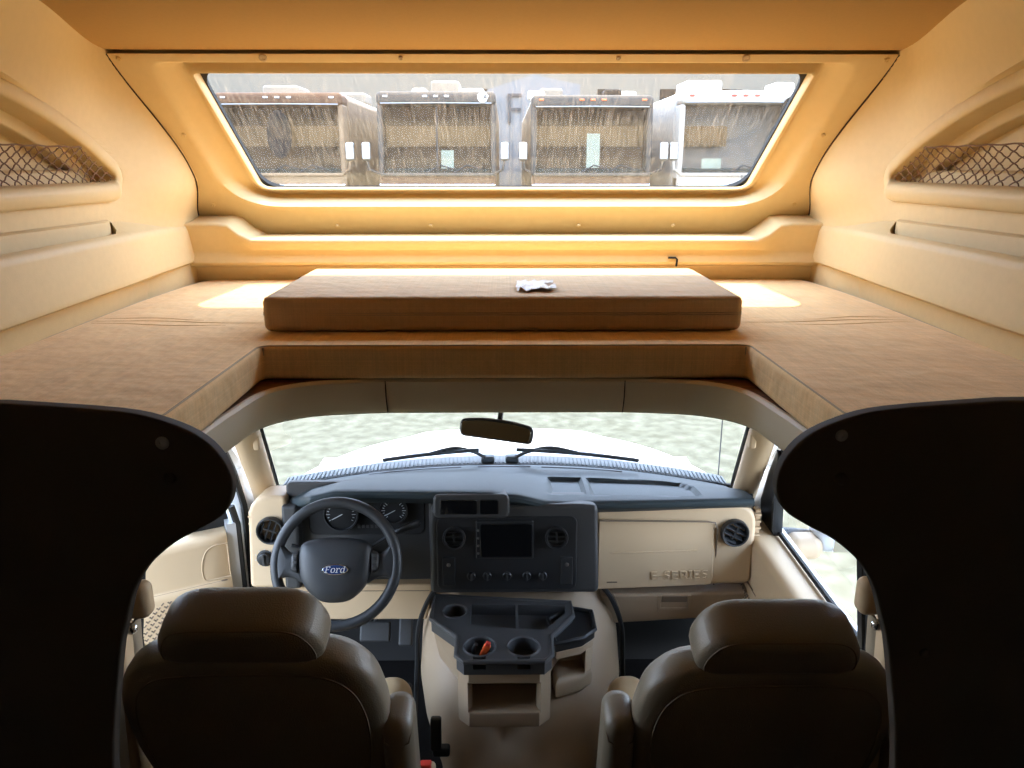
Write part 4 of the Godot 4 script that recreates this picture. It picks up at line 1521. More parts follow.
func build_console() -> void:
	# the engine cover between the footwells
	var ec := thing("engine_cover", "taupe moulded engine cover between the two front seats", "engine cover", v(0.045, -1.9, 2.0))
	var rows := []
	for e in [[-1.30, 0.20, 2.27], [-1.315, 0.243, 2.24], [-1.335, 0.27, 2.205], [-1.37, 0.29, 2.17], [-1.43, 0.318, 2.10], [-1.52, 0.332, 2.02], [-1.62, 0.338, 1.93], [-1.70, 0.325, 1.88], [-1.76, 0.30, 1.82], [-1.80, 0.275, 1.74], [-1.825, 0.262, 1.66], [-1.85, 0.255, 1.60], [-1.92, 0.252, 1.58]]:
		var row := []
		for i in 41:
			var a := PI * (1.0 - i / 40.0)
			var n := 0.62
			var x: float = e[1] * signf(cos(a)) * pow(absf(cos(a)), n)
			row.append(v(0.047 + x * (1.0 - 0.25 * smoothstep(1.9, 1.6, e[2]) * smoothstep(0.3, 1.0, sin(a))), e[0], 2.42 - (2.42 - e[2]) * pow(sin(a), n)))
		rows.append(row)
	var g := Geo.new()
	g.loft(rows, false, true, true)
	part(ec, "cover", g, M.cover_tan, 50.0)
	var eg := Geo.new()
	var ep := curve([v(-0.10, -1.765, 1.84), v(-0.08, -1.795, 1.75), v(-0.03, -1.815, 1.69), v(0.05, -1.823, 1.665), v(0.13, -1.815, 1.69), v(0.18, -1.795, 1.75), v(0.20, -1.765, 1.84)], 5)
	eg.tube(ep, 0.008, 8)
	part(ec, "raised_rib", eg, M.cover_tan)
	for k in [-1.0, 1.0]:
		var s := Geo.new()
		s.tube(curve([v(0.047 + 0.262 * k, -1.325, 2.24), v(0.047 + 0.30 * k, -1.37, 2.22), v(0.047 + 0.335 * k, -1.47, 2.215), v(0.047 + 0.345 * k, -1.62, 2.22), v(0.047 + 0.36 * k, -1.88, 2.2)], 5), 0.008, 6)
		part(ec, "edge_seal", s, M.rubber)
	# the cup holder console bolted on its front
	var t := thing("cup_holder_console", "tan console with a black cup holder tray on the engine cover", "console", v(0, -1.57, 1.95))
	var main := [Vector2(-0.228, 2.19), Vector2(-0.228, 2.06), Vector2(-0.142, 1.965), Vector2(-0.140, 1.875), Vector2(-0.118, 1.848), Vector2(0.108, 1.848), Vector2(0.130, 1.875), Vector2(0.133, 1.965), Vector2(0.205, 2.07), Vector2(0.205, 2.145), Vector2(0.0, 2.165)]
	var comb := CSGCombiner3D.new()
	comb.name = "tray"
	comb.transform = plan(-1.332)
	comb.position -= t.position
	comb.add_child(csg_plan(Array(main), 0.046))
	for q in [[-0.075, 1.915, 0.044], [0.05, 1.912, 0.044], [-0.158, 2.095, 0.036]]:
		var cy := CSGCylinder3D.new()
		cy.radius = q[2]
		cy.height = 0.13
		cy.sides = 32
		cy.operation = CSGShape3D.OPERATION_SUBTRACTION
		cy.transform = Transform3D(Basis(Vector3.RIGHT, PI / 2), Vector3(q[0], q[1], 0.0))
		comb.add_child(cy)
	for o in [[Vector2(-0.108, 2.135), Vector2(-0.108, 2.025), Vector2(0.03, 2.0), Vector2(0.03, 2.13)], [Vector2(0.038, 2.13), Vector2(0.038, 2.0), Vector2(0.115, 1.995), Vector2(0.185, 2.085), Vector2(0.185, 2.125)]]:
		comb.add_child(csg_plan(o, 0.042, CSGShape3D.OPERATION_SUBTRACTION, 0.005))
	for x in [-0.075, 0.05]:
		comb.add_child(csg_plan([Vector2(x - 0.018, 1.915), Vector2(x - 0.018, 1.84), Vector2(x + 0.018, 1.84), Vector2(x + 0.018, 1.915)], 0.034, CSGShape3D.OPERATION_SUBTRACTION, 0.005))
	comb.material_override = null
	for c in comb.get_children():
		c.material = M.tray
	t.add_child(comb)
	var rim := Geo.new()
	var rp := []
	for q in Geo.inset(main if _area(main) > 0 else main, 0.0):
		rp.append(v(q.x, -1.336, q.y))
	rim.tube(rp, 0.008, 8, true)
	part(t, "tray_rim", rim, M.tray)
	for q in [[-0.075, 1.915, 0.046], [0.05, 1.912, 0.046], [-0.158, 2.095, 0.038]]:
		var cr := Geo.new()
		cr.lathe([Vector2(q[2] - 0.004, -0.04), Vector2(q[2] - 0.003, 0.0), Vector2(q[2], 0.003), Vector2(q[2] + 0.004, 0.0), Vector2(q[2] + 0.004, -0.004)], Transform3D(Basis(), v(q[0], -1.332, q[1])), 32, true)
		var cp := part(t, "cup_ring", cr, M.tray)
		var cb := Geo.new()
		cb.lathe([Vector2(0, 0), Vector2(q[2] * 0.96, 0), Vector2(q[2] * 0.96, -0.004), Vector2(0, -0.004)], Transform3D(Basis(), v(q[0], -1.372, q[1])), 24)
		part(cp, "cup_floor", cb, M.tray)
	for o in [[Vector2(-0.104, 2.131), Vector2(-0.104, 2.029), Vector2(0.026, 2.004), Vector2(0.026, 2.126)], [Vector2(0.042, 2.126), Vector2(0.042, 2.004), Vector2(0.113, 2.0), Vector2(0.181, 2.087), Vector2(0.181, 2.121)]]:
		var lin := Geo.new()
		lin.prism(o, 0.003, plan(-1.3715), 0.0005, 1)
		part(t, "compartment_liner", lin, M.tray)
	# tan body under the cup holders: an upper band, corner posts round an open pocket, a lower band
	var lobe := [Vector2(-0.138, 2.02), Vector2(-0.138, 1.885), Vector2(-0.105, 1.853), Vector2(0.095, 1.853), Vector2(0.128, 1.885), Vector2(0.128, 2.02)]
	var b := Geo.new()
	b.prism(lobe, 0.035, plan(-1.412), 0.004, 2)
	b.prism(lobe, 0.052, plan(-1.560), 0.008, 2)
	for k in [-1.0, 1.0]:
		var post := [Vector2(-0.005 + 0.133 * k, 2.02), Vector2(-0.005 + 0.133 * k, 1.885), Vector2(-0.005 + 0.104 * k, 1.857), Vector2(-0.005 + 0.092 * k, 1.88), Vector2(-0.005 + 0.11 * k, 2.02)]
		b.prism(post, 0.11, plan(-1.515), 0.002, 1)
	part(t, "front_body", b, M.cover_tan)
	var dk := Geo.new()
	dk.prism([Vector2(-0.12, 2.03), Vector2(-0.115, 1.985), Vector2(0.105, 1.985), Vector2(0.11, 2.03)], 0.12, plan(-1.52), 0.002, 1)
	part(t, "pocket_back", dk, M.cover_tan)
	var sb := Geo.new()
	sb.loft([_at_plan([Vector2(-0.222, 2.2), Vector2(-0.222, 2.055), Vector2(-0.13, 1.95), Vector2(0.12, 1.95), Vector2(0.195, 2.06), Vector2(0.195, 2.2)], -1.378), _at_plan([Vector2(-0.205, 2.2), Vector2(-0.205, 2.07), Vector2(-0.13, 1.97), Vector2(0.12, 1.97), Vector2(0.17, 2.07), Vector2(0.17, 2.2)], -1.48), _at_plan([Vector2(-0.16, 2.2), Vector2(-0.16, 2.1), Vector2(-0.11, 2.0), Vector2(0.10, 2.0), Vector2(0.14, 2.1), Vector2(0.14, 2.2)], -1.56)], true, true, true)
	part(t, "rear_body", sb, M.cover_tan)
	# the lower wing on the passenger side
	var wing := [Vector2(0.13, 2.08), Vector2(0.145, 1.955), Vector2(0.228, 1.985), Vector2(0.268, 2.025), Vector2(0.268, 2.12), Vector2(0.20, 2.14)]
	var wt := Geo.new()
	wt.prism(wing, 0.03, plan(-1.385), 0.006, 2)
	part(t, "wing_tray", wt, M.black)
	var wr := Geo.new()
	var wp := []
	for q in wing:
		wp.append(v(q.x, -1.352, q.y))
	wr.tube(wp, 0.008, 6, true)
	part(t, "wing_rim", wr, M.black)
	var wb := Geo.new()
	wb.prism(Geo.inset(wing, 0.004), 0.028, plan(-1.413), 0.003, 1)
	wb.prism(Geo.inset(wing, 0.004), 0.07, plan(-1.555), 0.02, 3)
	wb.prism([Vector2(0.235, 2.12), Vector2(0.24, 2.0), Vector2(0.264, 2.03), Vector2(0.264, 2.12)], 0.085, plan(-1.49), 0.002, 1)
	part(t, "wing_body", wb, M.cover_tan)
	var wk := Geo.new()
	wk.prism([Vector2(0.14, 2.12), Vector2(0.15, 2.06), Vector2(0.24, 2.075), Vector2(0.245, 2.12)], 0.09, plan(-1.492), 0.002, 1)
	part(t, "wing_pocket_back", wk, M.cover_tan)
	# what lies in the cup holder
	var lt := thing("lighter", "orange lighter lying in the console's cup holder", "lighter", v(-0.062, -1.366, 1.90))
	var lg := Geo.new()
	lg.rbox(v(-0.060, -1.336, 1.900), Vector3(0.02, 0.055, 0.012), 0.005, 3, Basis(Vector3(0, 0, 1), -0.35) * Basis(Vector3.RIGHT, 0.25))
	part(lt, "body", lg, M.orange)
	var lh := Geo.new()
	lh.rbox(v(-0.051, -1.309, 1.893), Vector3(0.014, 0.014, 0.010), 0.003, 2, Basis(Vector3(0, 0, 1), -0.35))
	part(lt, "cap", lh, M.red)
	var pg := Geo.new()
	pg.tube([v(-0.095, -1.368, 1.915), v(-0.092, -1.33, 1.905), v(-0.085, -1.315, 1.90)], 0.006, 8)
	one("marker_pen", pg, M.black, "short black pen standing in the cup holder beside the lighter", "pen")


func _at_plan(o: Array, y: float) -> Array:
	var r := []
	for q in o:
		r.append(v(q.x, y, q.y))
	return r


# ---- seats and small cab fittings ----------------------------------------------------
func pillow_z(s: float, h: float, power: float) -> float:
	return h * pow(maxf(0.0, 1.0 - pow(s, power)), 1.0 / power)


func build_seats() -> void:
	for k in [-1.0, 1.0]:
		var x0: float = -0.562 if k < 0 else 0.584
		var dy: float = 0.0 if k < 0 else -0.035
		var who: String = "driver's" if k < 0 else "passenger"
		var t := thing("captain_chair", "taupe leather %s captain chair facing the %s" % [who, "steering wheel" if k < 0 else "glove compartment"], "seat", v(x0, -1.91, 1.72), "front captain chairs")
		var lean := deg_to_rad(15.0)
		var f := frame(v(x0, -1.45 + dy, 1.555), Vector3(0, -sin(lean), cos(lean)), Vector3(0, cos(lean), sin(lean)))
		# back
		var half := [Vector2(0.0, -0.02), Vector2(0.18, -0.02), Vector2(0.262, 0.02), Vector2(0.290, 0.14), Vector2(0.296, 0.25), Vector2(0.290, 0.33), Vector2(0.266, 0.405), Vector2(0.208, 0.455), Vector2(0.10, 0.468), Vector2(0.0, 0.47)]
		var pts := []
		for q in half:
			pts.append(q)
		for i in range(half.size() - 2, 0, -1):
			pts.append(Vector2(-half[i].x, half[i].y))
		var o := curve(pts, 4, true)
		var c := Vector2(0, 0.22)
		var g := Geo.new()
		g.pillow(o, f, 0.062, 0.10, 12, 3.0, c)
		part(t, "backrest", g, M.leather, 60.0)
		var seam := []
		for q in o:
			if q.y > 0.03:
				var w: Vector2 = c + (q - c) * 0.86
				seam.append(f * Vector3(w.x, w.y, pillow_z(0.86, 0.062, 3.0) + 0.0005))
		# walk the seam from one foot to the other
		var start := 0
		for i in seam.size():
			if seam[i].distance_to(seam[(i + 1) % seam.size()]) > 0.2:
				start = i + 1
		var run := []
		for i in seam.size():
			run.append(seam[(start + i) % seam.size()])
		var sg := Geo.new()
		sg.tube(run, 0.0022, 5)
		part(t, "back_piping", sg, M.stitch)
		# headrest
		var hc := f * Vector3(0, 0.505, -0.022)
		var hb := f.basis * Basis(Vector3.RIGHT, 0.10)
		var ho := rounded([Vector2(-0.182, -0.052), Vector2(0.182, -0.052), Vector2(0.176, 0.01), Vector2(0.140, 0.066), Vector2(-0.140, 0.066), Vector2(-0.176, 0.01)], [0.035, 0.035, 0.05, 0.05, 0.05, 0.05], 5, 3)
		var h := Geo.new()
		h.pillow(ho, Transform3D(hb, hc), 0.066, 0.072, 12, 4.2)
		part(t, "headrest", h, M.leather, 60.0)
		var hs := Geo.new()
		var hp := []
		for q in ho:
			if q.y > -0.042:
				hp.append(Transform3D(hb, hc) * Vector3(q.x * 0.90, q.y * 0.90, pillow_z(0.90, 0.066, 4.2) + 0.0005))
		start = 0
		for i in hp.size():
			if hp[i].distance_to(hp[(i + 1) % hp.size()]) > 0.2:
				start = i + 1
		run = []
		for i in hp.size():
			run.append(hp[(start + i) % hp.size()])
		hs.tube(run, 0.002, 5)
		part(t, "headrest_piping", hs, M.stitch)
		# seat
		var s := Geo.new()
		s.rbox(v(x0, -1.555, 1.74), Vector3(0.40, 0.15, 0.46), 0.05, 5, Basis(Vector3.RIGHT, 0.05))
		part(t, "seat", s, M.leather_light, 60.0)
		for e in [-1.0, 1.0]:
			var b := Geo.new()
			b.rbox(v(x0 + 0.228 * e, -1.55, 1.735), Vector3(0.12, 0.19, 0.47), 0.055, 5, Basis(Vector3.RIGHT, 0.05))
			part(t, "seat_bolster", b, M.leather_light, 60.0)
		var p := Geo.new()
		p.rbox(v(x0, -1.77, 1.74), Vector3(0.42, 0.28, 0.42), 0.02, 2)
		part(t, "pedestal", p, M.black_matte)
		# inner armrest
		var ax: float = x0 - (0.312 if k < 0 else 0.322) * k
		var a := Geo.new()
		a.rbox(v(ax, -1.36, 1.535), Vector3(0.074, 0.32, 0.12), 0.034, 5, Basis(Vector3.RIGHT, 0.20))
		part(t, "armrest", a, M.leather, 60.0)
		var ap := Geo.new()
		ap.tube([v(ax - 0.034, -1.24, 1.475), v(ax - 0.028, -1.27, 1.462), v(ax, -1.285, 1.460), v(ax + 0.028, -1.27, 1.462), v(ax + 0.034, -1.24, 1.475)], 0.0018, 5)
		part(t, "armrest_piping", ap, M.stitch)
	var bk := thing("belt_buckle", "red and tan seat belt buckle beside the driver's chair", "buckle", v(-0.205, -1.6, 1.62))
	var g2 := Geo.new()
	g2.rbox(v(-0.205, -1.52, 1.62), Vector3(0.05, 0.10, 0.03), 0.012, 3)
	part(bk, "case", g2, M.dash_tan)
	var r := Geo.new()
	r.rbox(v(-0.205, -1.475, 1.617), Vector3(0.03, 0.02, 0.024), 0.005, 2)
	part(bk, "release_button", r, M.red)


func build_cab_small() -> void:
	# inside mirror on its stem
	var m := thing("rear_view_mirror", "black rear view mirror hanging at the top of the windshield", "mirror", v(-0.022, -0.79, 2.10))
	var f := frame(v(-0.026, -0.742, 2.10), Vector3(-0.20, 0.22, 1.0), Vector3(0.07, 1, 0))
	var g := Geo.new()
	g.pillow(rounded([Vector2(-0.108, -0.028), Vector2(0.108, -0.028), Vector2(0.110, 0.022), Vector2(0.04, 0.032), Vector2(-0.04, 0.032), Vector2(-0.110, 0.022)], 0.018, 5, 2), f, 0.012, 0.03, 6, 4.0)
	part(m, "housing", g, M.black, 60.0)
	var gl := Geo.new()
	gl.prism(rounded([Vector2(-0.101, -0.022), Vector2(0.101, -0.022), Vector2(0.103, 0.017), Vector2(0.04, 0.026), Vector2(-0.04, 0.026), Vector2(-0.103, 0.017)], 0.014, 5), 0.002, Transform3D(f.basis, f * Vector3(0, 0, 0.0118)), 0.0008, 1)
	part(m, "mirror_glass", gl, mat(rgb(120, 118, 112), 0.03, {"metal": 1.0}))
	var s := Geo.new()
	s.tube([v(-0.018, -0.735, 2.12), v(-0.012, -0.70, 2.17), v(-0.012, -0.66, 2.19)], 0.008, 8)
	part(m, "stem", s, M.black)
	# foot controls and the release handle by the engine cover
	for e in [["accelerator_pedal", -0.36, 0.05, "accelerator pedal", 0.10], ["brake_pedal", -0.47, 0.11, "wide brake pedal", 0.07]]:
		var p := thing(e[0], "black rubber %s in the driver's footwell" % e[3], "pedal", v(e[1], -1.7, 2.45))
		var pg := Geo.new()
		pg.rbox(v(e[1], -1.62, 2.42), Vector3(e[2], e[4], 0.02), 0.008, 2, Basis(Vector3.RIGHT, -0.6))
		part(p, "pad", pg, M.dash_dark)
		var pa := Geo.new()
		pa.tube([v(e[1], -1.62, 2.43), v(e[1], -1.50, 2.52), v(e[1], -1.38, 2.6)], 0.01, 6)
		part(p, "arm", pa, M.black)
	var h := thing("floor_latch", "black latch handle on the engine cover beside the driver's chair", "latch", v(-0.215, -1.80, 1.83))
	var hg := Geo.new()
	hg.rbox(v(-0.205, -1.60, 1.88), Vector3(0.032, 0.10, 0.025), 0.008, 2, Basis(Vector3.RIGHT, -0.2))
	part(h, "handle", hg, M.black)
	var hk := Geo.new()
	hk.rbox(v(-0.190, -1.655, 1.875), Vector3(0.05, 0.03, 0.03), 0.008, 2)
	part(h, "bracket", hk, M.black)
	for k in [-1.0, 1.0]:
		var fm := thing("floor_mat", "black rubber floor mat edge at the foot of the %s chair" % ("driver's" if k < 0 else "passenger"), "floor mat", v(0.03 + 0.36 * k, -1.9, 1.75))
		var mg := Geo.new()
		mg.prism(rounded([Vector2(0.05 + 0.12 * k, 1.42), Vector2(0.05 + 0.8 * k, 1.42), Vector2(0.05 + 0.8 * k, 2.3), Vector2(0.05 + 0.38 * k, 2.3), Vector2(0.05 + 0.37 * k, 1.80)], [0.02, 0.02, 0.05, 0.05, 0.15], 5), 0.014, plan(-1.908), 0.004, 2)
		part(fm, "mat", mg, M.rubber)
		var ml := Geo.new()
		ml.tube(curve([v(0.05 + 0.16 * k, -1.80, 1.50), v(0.05 + 0.24 * k, -1.76, 1.66), v(0.05 + 0.33 * k, -1.70, 1.80), v(0.05 + 0.372 * k, -1.68, 1.95), v(0.05 + 0.375 * k, -1.68, 2.2)], 5), 0.012, 8)
		part(fm, "raised_edge", ml, M.rubber)


# ---- outside -----------------------------------------------------------------------------
func build_hood() -> void:
	var t := thing("hood", "sunlit white hood of the motorhome beyond the windshield", "hood", v(0, -1.4, 3.2))
	var rows := []
	for i in 25:
		var d := lerpf(2.73, 3.74, i / 24.0)
		var yc := table(d, [[2.8, -1.115], [3.1, -1.14], [3.3, -1.175], [3.5, -1.235], [3.62, -1.30], [3.70, -1.40], [3.74, -1.55]])
		var row := []
		for j in 41:
			var x := lerpf(-0.96, 0.96, j / 40.0)
			row.append(v(x, yc - 0.215 * pow(absf(x) / 0.95, 2.7) + 0.012 * smoothstep(0.45, 0.40, absf(x)), d))
		rows.append(row)
	var g := Geo.new()
	g.loft(rows)
	part(t, "panel", g, M.white, 50.0)
	var fl := Geo.new()
	fl.box(v(0, -1.75, 3.2), Vector3(1.86, 0.6, 0.98))
	part(t, "grille_and_fenders", fl, M.white)
	# the cowl with its slotted grille
	var c := thing("cowl", "grey slotted cowl at the foot of the windshield", "cowl", v(0, -1.14, 2.74))
	var cr := []
	for i in 3:
		var row := []
		for j in 33:
			var s := j / 16.0 - 1.0
			var b := shield_point(s, 0.0)
			row.append(b + Vector3(0, -0.012 - 0.006 * i, -0.015 - 0.075 * i))
		cr.append(row)
	var cg := Geo.new()
	cg.loft(cr)
	part(c, "pan", cg, M.cowl)
	var rb := Geo.new()
	for j in 110:
		var s := (j + 0.5) / 55.0 - 1.0
		var b := shield_point(s, 0.0)
		rb.box(b + Vector3(0, -0.008, -0.075), Vector3(0.006, 0.008, 0.07))
	part(c, "grille_ribs", rb, M.cowl).set_meta("kind", "stuff")
	# wipers
	for e in [[-0.55, -0.12, "driver's"], [0.05, 0.60, "passenger"]]:
		var w := thing("wiper", "black wiper resting on the %s half of the windshield" % e[2], "wiper", shield_point((e[0] + e[1]) / 2, 0.0))
		var off := Vector3(0, 0.022, -0.022)
		var bl := []
		for i in 9:
			var q := i / 8.0
			bl.append(shield_point(lerpf(e[0], e[1], q), 0.055 + 0.05 * (1.0 - q if e[0] > 0 else q)) + off)
		var bg := Geo.new()
		bg.tube(bl, 0.007, 6)
		part(w, "blade", bg, M.rubber)
		var ar := Geo.new()
		var pv: float = e[1] + 0.04 if e[0] < 0 else e[0] - 0.02
		var mid: float = (e[0] + e[1]) / 2
		ar.tube(curve([shield_point(pv, -0.02) + off, shield_point(lerpf(pv, mid, 0.25), 0.05) + off * 1.3, shield_point(lerpf(pv, mid, 0.6), 0.088) + off * 1.5, shield_point(mid, 0.085) + off], 4), 0.007, 6)
		part(w, "arm", ar, M.rubber)
		var hd := Geo.new()
		hd.rbox(shield_point(pv, -0.02) + off, Vector3(0.05, 0.03, 0.04), 0.01, 2)
		part(w, "pivot", hd, M.black)
	var an := Geo.new()
	an.tube([v(0.985, -1.45, 3.3), v(0.985, -0.8, 3.3), v(0.985, 0.0, 3.3)], [0.0035, 0.002, 0.0015], 6)
	one("antenna", an, M.black, "thin black antenna mast outside the passenger side of the windshield", "antenna")


func build_motorhome(x: float, w: float, o: Dictionary) -> void:
	var t := thing("motorhome", o.label, "motorhome", Vector3(x, 0.35, -15.0), "motorhomes parked in a row ahead")
	t.position = Vector3(x, 0.35, -15.0)
	var at := func(a: float, b: float, c: float) -> Vector3: return Vector3(x + a, 0.35 + b, -15.0 + c)
	var top: float = o.top
	var brow: float = top - 0.22
	var body := Geo.new()
	body.rbox(at.call(0, top / 2 + 0.2, -4.6), Vector3(w, top - 0.42, 8.2), 0.12, 3)
	part(t, "body", body, o.body)
	for e in [[-1, -0.9], [1, -0.9], [-1, -6.2], [1, -6.2]]:
		var ty := Geo.new()
		ty.lathe([Vector2(0, -0.14), Vector2(0.40, -0.14), Vector2(0.44, -0.10), Vector2(0.44, 0.10), Vector2(0.40, 0.14), Vector2(0, 0.14)], stand(at.call(e[0] * (w / 2 - 0.2), 0.44, e[1]), Vector3.RIGHT), 20)
		part(t, "tyre", ty, M.rubber)
	var rf := Geo.new()
	rf.rbox(at.call(0, top - 0.06, -4.3), Vector3(w * 0.98, 0.1, 8.4), 0.04, 2)
	part(t, "roof", rf, M.roof)
	# the front mask: brow, pillars, nose
	var mk := Geo.new()
	mk.rbox(at.call(0, brow + 0.1, -0.25), Vector3(w, 0.24, 0.6), 0.09, 4)
	part(t, "brow", mk, o.cap)
	for k in [-1.0, 1.0]:
		var pl := Geo.new()
		pl.rbox(at.call(k * (w / 2 - 0.05), 2.4, -0.22), Vector3(0.10, 1.6, 0.44), 0.04, 3)
		part(t, "front_pillar", pl, o.pillar)
	var ns := Geo.new()
	ns.rbox(at.call(0, 1.05, -0.2), Vector3(w, 1.86, 0.5), 0.1, 4)
	part(t, "nose", ns, o.nose)
	var bp := Geo.new()
	bp.rbox(at.call(0, 0.42, 0.05), Vector3(w * 0.98, 0.36, 0.3), 0.08, 3)
	part(t, "bumper", bp, o.pillar)
	var gr := Geo.new()
	gr.rbox(at.call(0, 0.95, 0.05), Vector3(w * 0.42, 0.34, 0.06), 0.02, 2)
	part(t, "grille", gr, M.rv_dark)
	for k in [-1.0, 1.0]:
		var hl := Geo.new()
		hl.prism(rounded([Vector2(k * w * 0.27, 0.82), Vector2(k * w * 0.44, 0.82), Vector2(k * w * 0.46, 1.10), Vector2(k * w * 0.30, 1.02)], 0.05, 4), 0.05, Transform3D(Basis(), at.call(0, 0, 0.045)), 0.015, 2)
		part(t, "headlight", hl, M.silver)
	var inr := Geo.new()
	inr.box(at.call(0, 2.5, -0.62), Vector3(w - 0.1, 1.4, 0.06))
	part(t, "cab_partition", inr, M.rv_body)
	var cu := Geo.new()
	var crow := []
	for i in 2:
		var row := []
		for j in 41:
			var a := lerpf(-w / 2 + 0.12, w / 2 - 0.12 - o.get("bare", 0.0), j / 40.0)
			row.append(at.call(a, [2.83, 2.46][i], -0.32 + 0.02 * sin(j * 1.4)))
		crow.append(row)
	cu.loft(crow)
	part(t, "reflection_band", cu, M.rv_reflection)  # tan band painted as the bunk cushion reflected in the overcab window
	var dash := Geo.new()
	dash.rbox(at.call(0, 2.0, -0.35), Vector3(w - 0.2, 0.12, 0.5), 0.04, 2)
	part(t, "dashboard", dash, M.rv_dash)
	var pn := Geo.new()
	pn.quad(at.call(-w / 2 + 0.08, 1.98, 0.0), at.call(w / 2 - 0.08, 1.98, 0.0), at.call(w / 2 - 0.10, brow + 0.02, -0.10), at.call(-w / 2 + 0.10, brow + 0.02, -0.10))
	part(t, "windshield", pn, M.rv_glass)
	if o.has("split"):
		var sp := Geo.new()
		sp.tube([at.call(0, 1.98, 0.01), at.call(0, brow, -0.09)], 0.02, 6)
		part(t, "windshield_post", sp, M.rubber)
	var bar := Geo.new()
	bar.tube([at.call(-w / 2 + 0.02, 1.95, 0.06), at.call(0, 1.95, 0.09), at.call(w / 2 - 0.02, 1.95, 0.06)], 0.03, 8)
	part(t, "reflection_bar_upper", bar, o.pillar)  # bar drawn for a tan line reflected across the overcab window
	var chr := Geo.new()
	chr.tube([at.call(-w / 2 + 0.02, 1.76, 0.07), at.call(0, 1.76, 0.10), at.call(w / 2 - 0.02, 1.76, 0.07)], 0.022, 8)
	part(t, "reflection_bar_lower", chr, M.chrome)  # bright bar drawn for the lower reflected line in the overcab window
	var vl := Geo.new()
	vl.tube([at.call(-w / 2 + 0.08, brow + 0.01, 0.03), at.call(0, brow + 0.015, 0.06), at.call(w / 2 - 0.08, brow + 0.01, 0.03)], 0.014, 8)
	part(t, "brow_moulding", vl, M.steel)
	for i in 5:
		var lm := Geo.new()
		lm.rbox(at.call(([-0.42, -0.09, 0.0, 0.09, 0.42][i]) * w, brow + 0.13, 0.055), Vector3(0.09, 0.035, 0.03), 0.012, 2)
		part(t, "marker_light", lm, o.get("lamp", M.silver))
	for k in [-1.0, 1.0]:
		var mr := Geo.new()
		mr.rbox(at.call(k * (w / 2 + 0.16), 2.36, 0.35), Vector3(0.16, 0.32, 0.12), 0.04, 3)
		var mp := part(t, "door_mirror", mr, M.steel)
		var ma := Geo.new()
		ma.tube([at.call(k * (w / 2 - 0.05), 1.95, 0.05), at.call(k * (w / 2 + 0.13), 2.05, 0.33), at.call(k * (w / 2 + 0.15), 2.2, 0.35)], 0.025, 6)
		part(mp, "mirror_arm", ma, o.pillar)
		var wp := Geo.new()
		wp.tube([at.call(k * 0.25, 1.94, 0.06), at.call(k * 0.25 + 0.3, 2.12, 0.05), at.call(k * 0.25 + 0.55, 2.05, 0.04)], 0.014, 5)
		part(t, "wiper", wp, M.rubber)
	for q in o.get("papers", []):
		var pp := Geo.new()
		pp.box(at.call(q[0], q[1], -0.16), Vector3(q[2], q[3], 0.006), Basis(Vector3.UP, 0.2))
		part(t, "paper_sheet", pp, M.rv_paper)
	# roof gear
	for q in o.get("roof", []):
		var ac := Geo.new()
		ac.rbox(at.call(q[0], top + q[2] / 2, -q[4]), Vector3(q[1], q[2], q[3]), 0.06, 3)
		part(t, "roof_unit", ac, q[5])
	if o.has("oval"):
		var ov := Geo.new()
		ov.prism(oval(0.46, 0.86, 28, o.oval[0], o.oval[1]), 0.05, Transform3D(Basis(), at.call(0, 0, 0.05)), 0.015, 2)
		part(t, "oval_mirror", ov, M.rv_dark)
	if o.has("sign"):
		text_part(t, "badge_letters", o.sign[0], o.sign[3], 0.02, Transform3D(Basis(), at.call(o.sign[1], o.sign[2], 0.075)), M.black)
		var dc := Geo.new()
		dc.prism(oval(0.19, 0.19, 24, o.sign[1], o.sign[2]), 0.012, Transform3D(Basis(), at.call(0, 0, 0.05)), 0.003, 1)
		part(t, "badge_disc", dc, M.white)


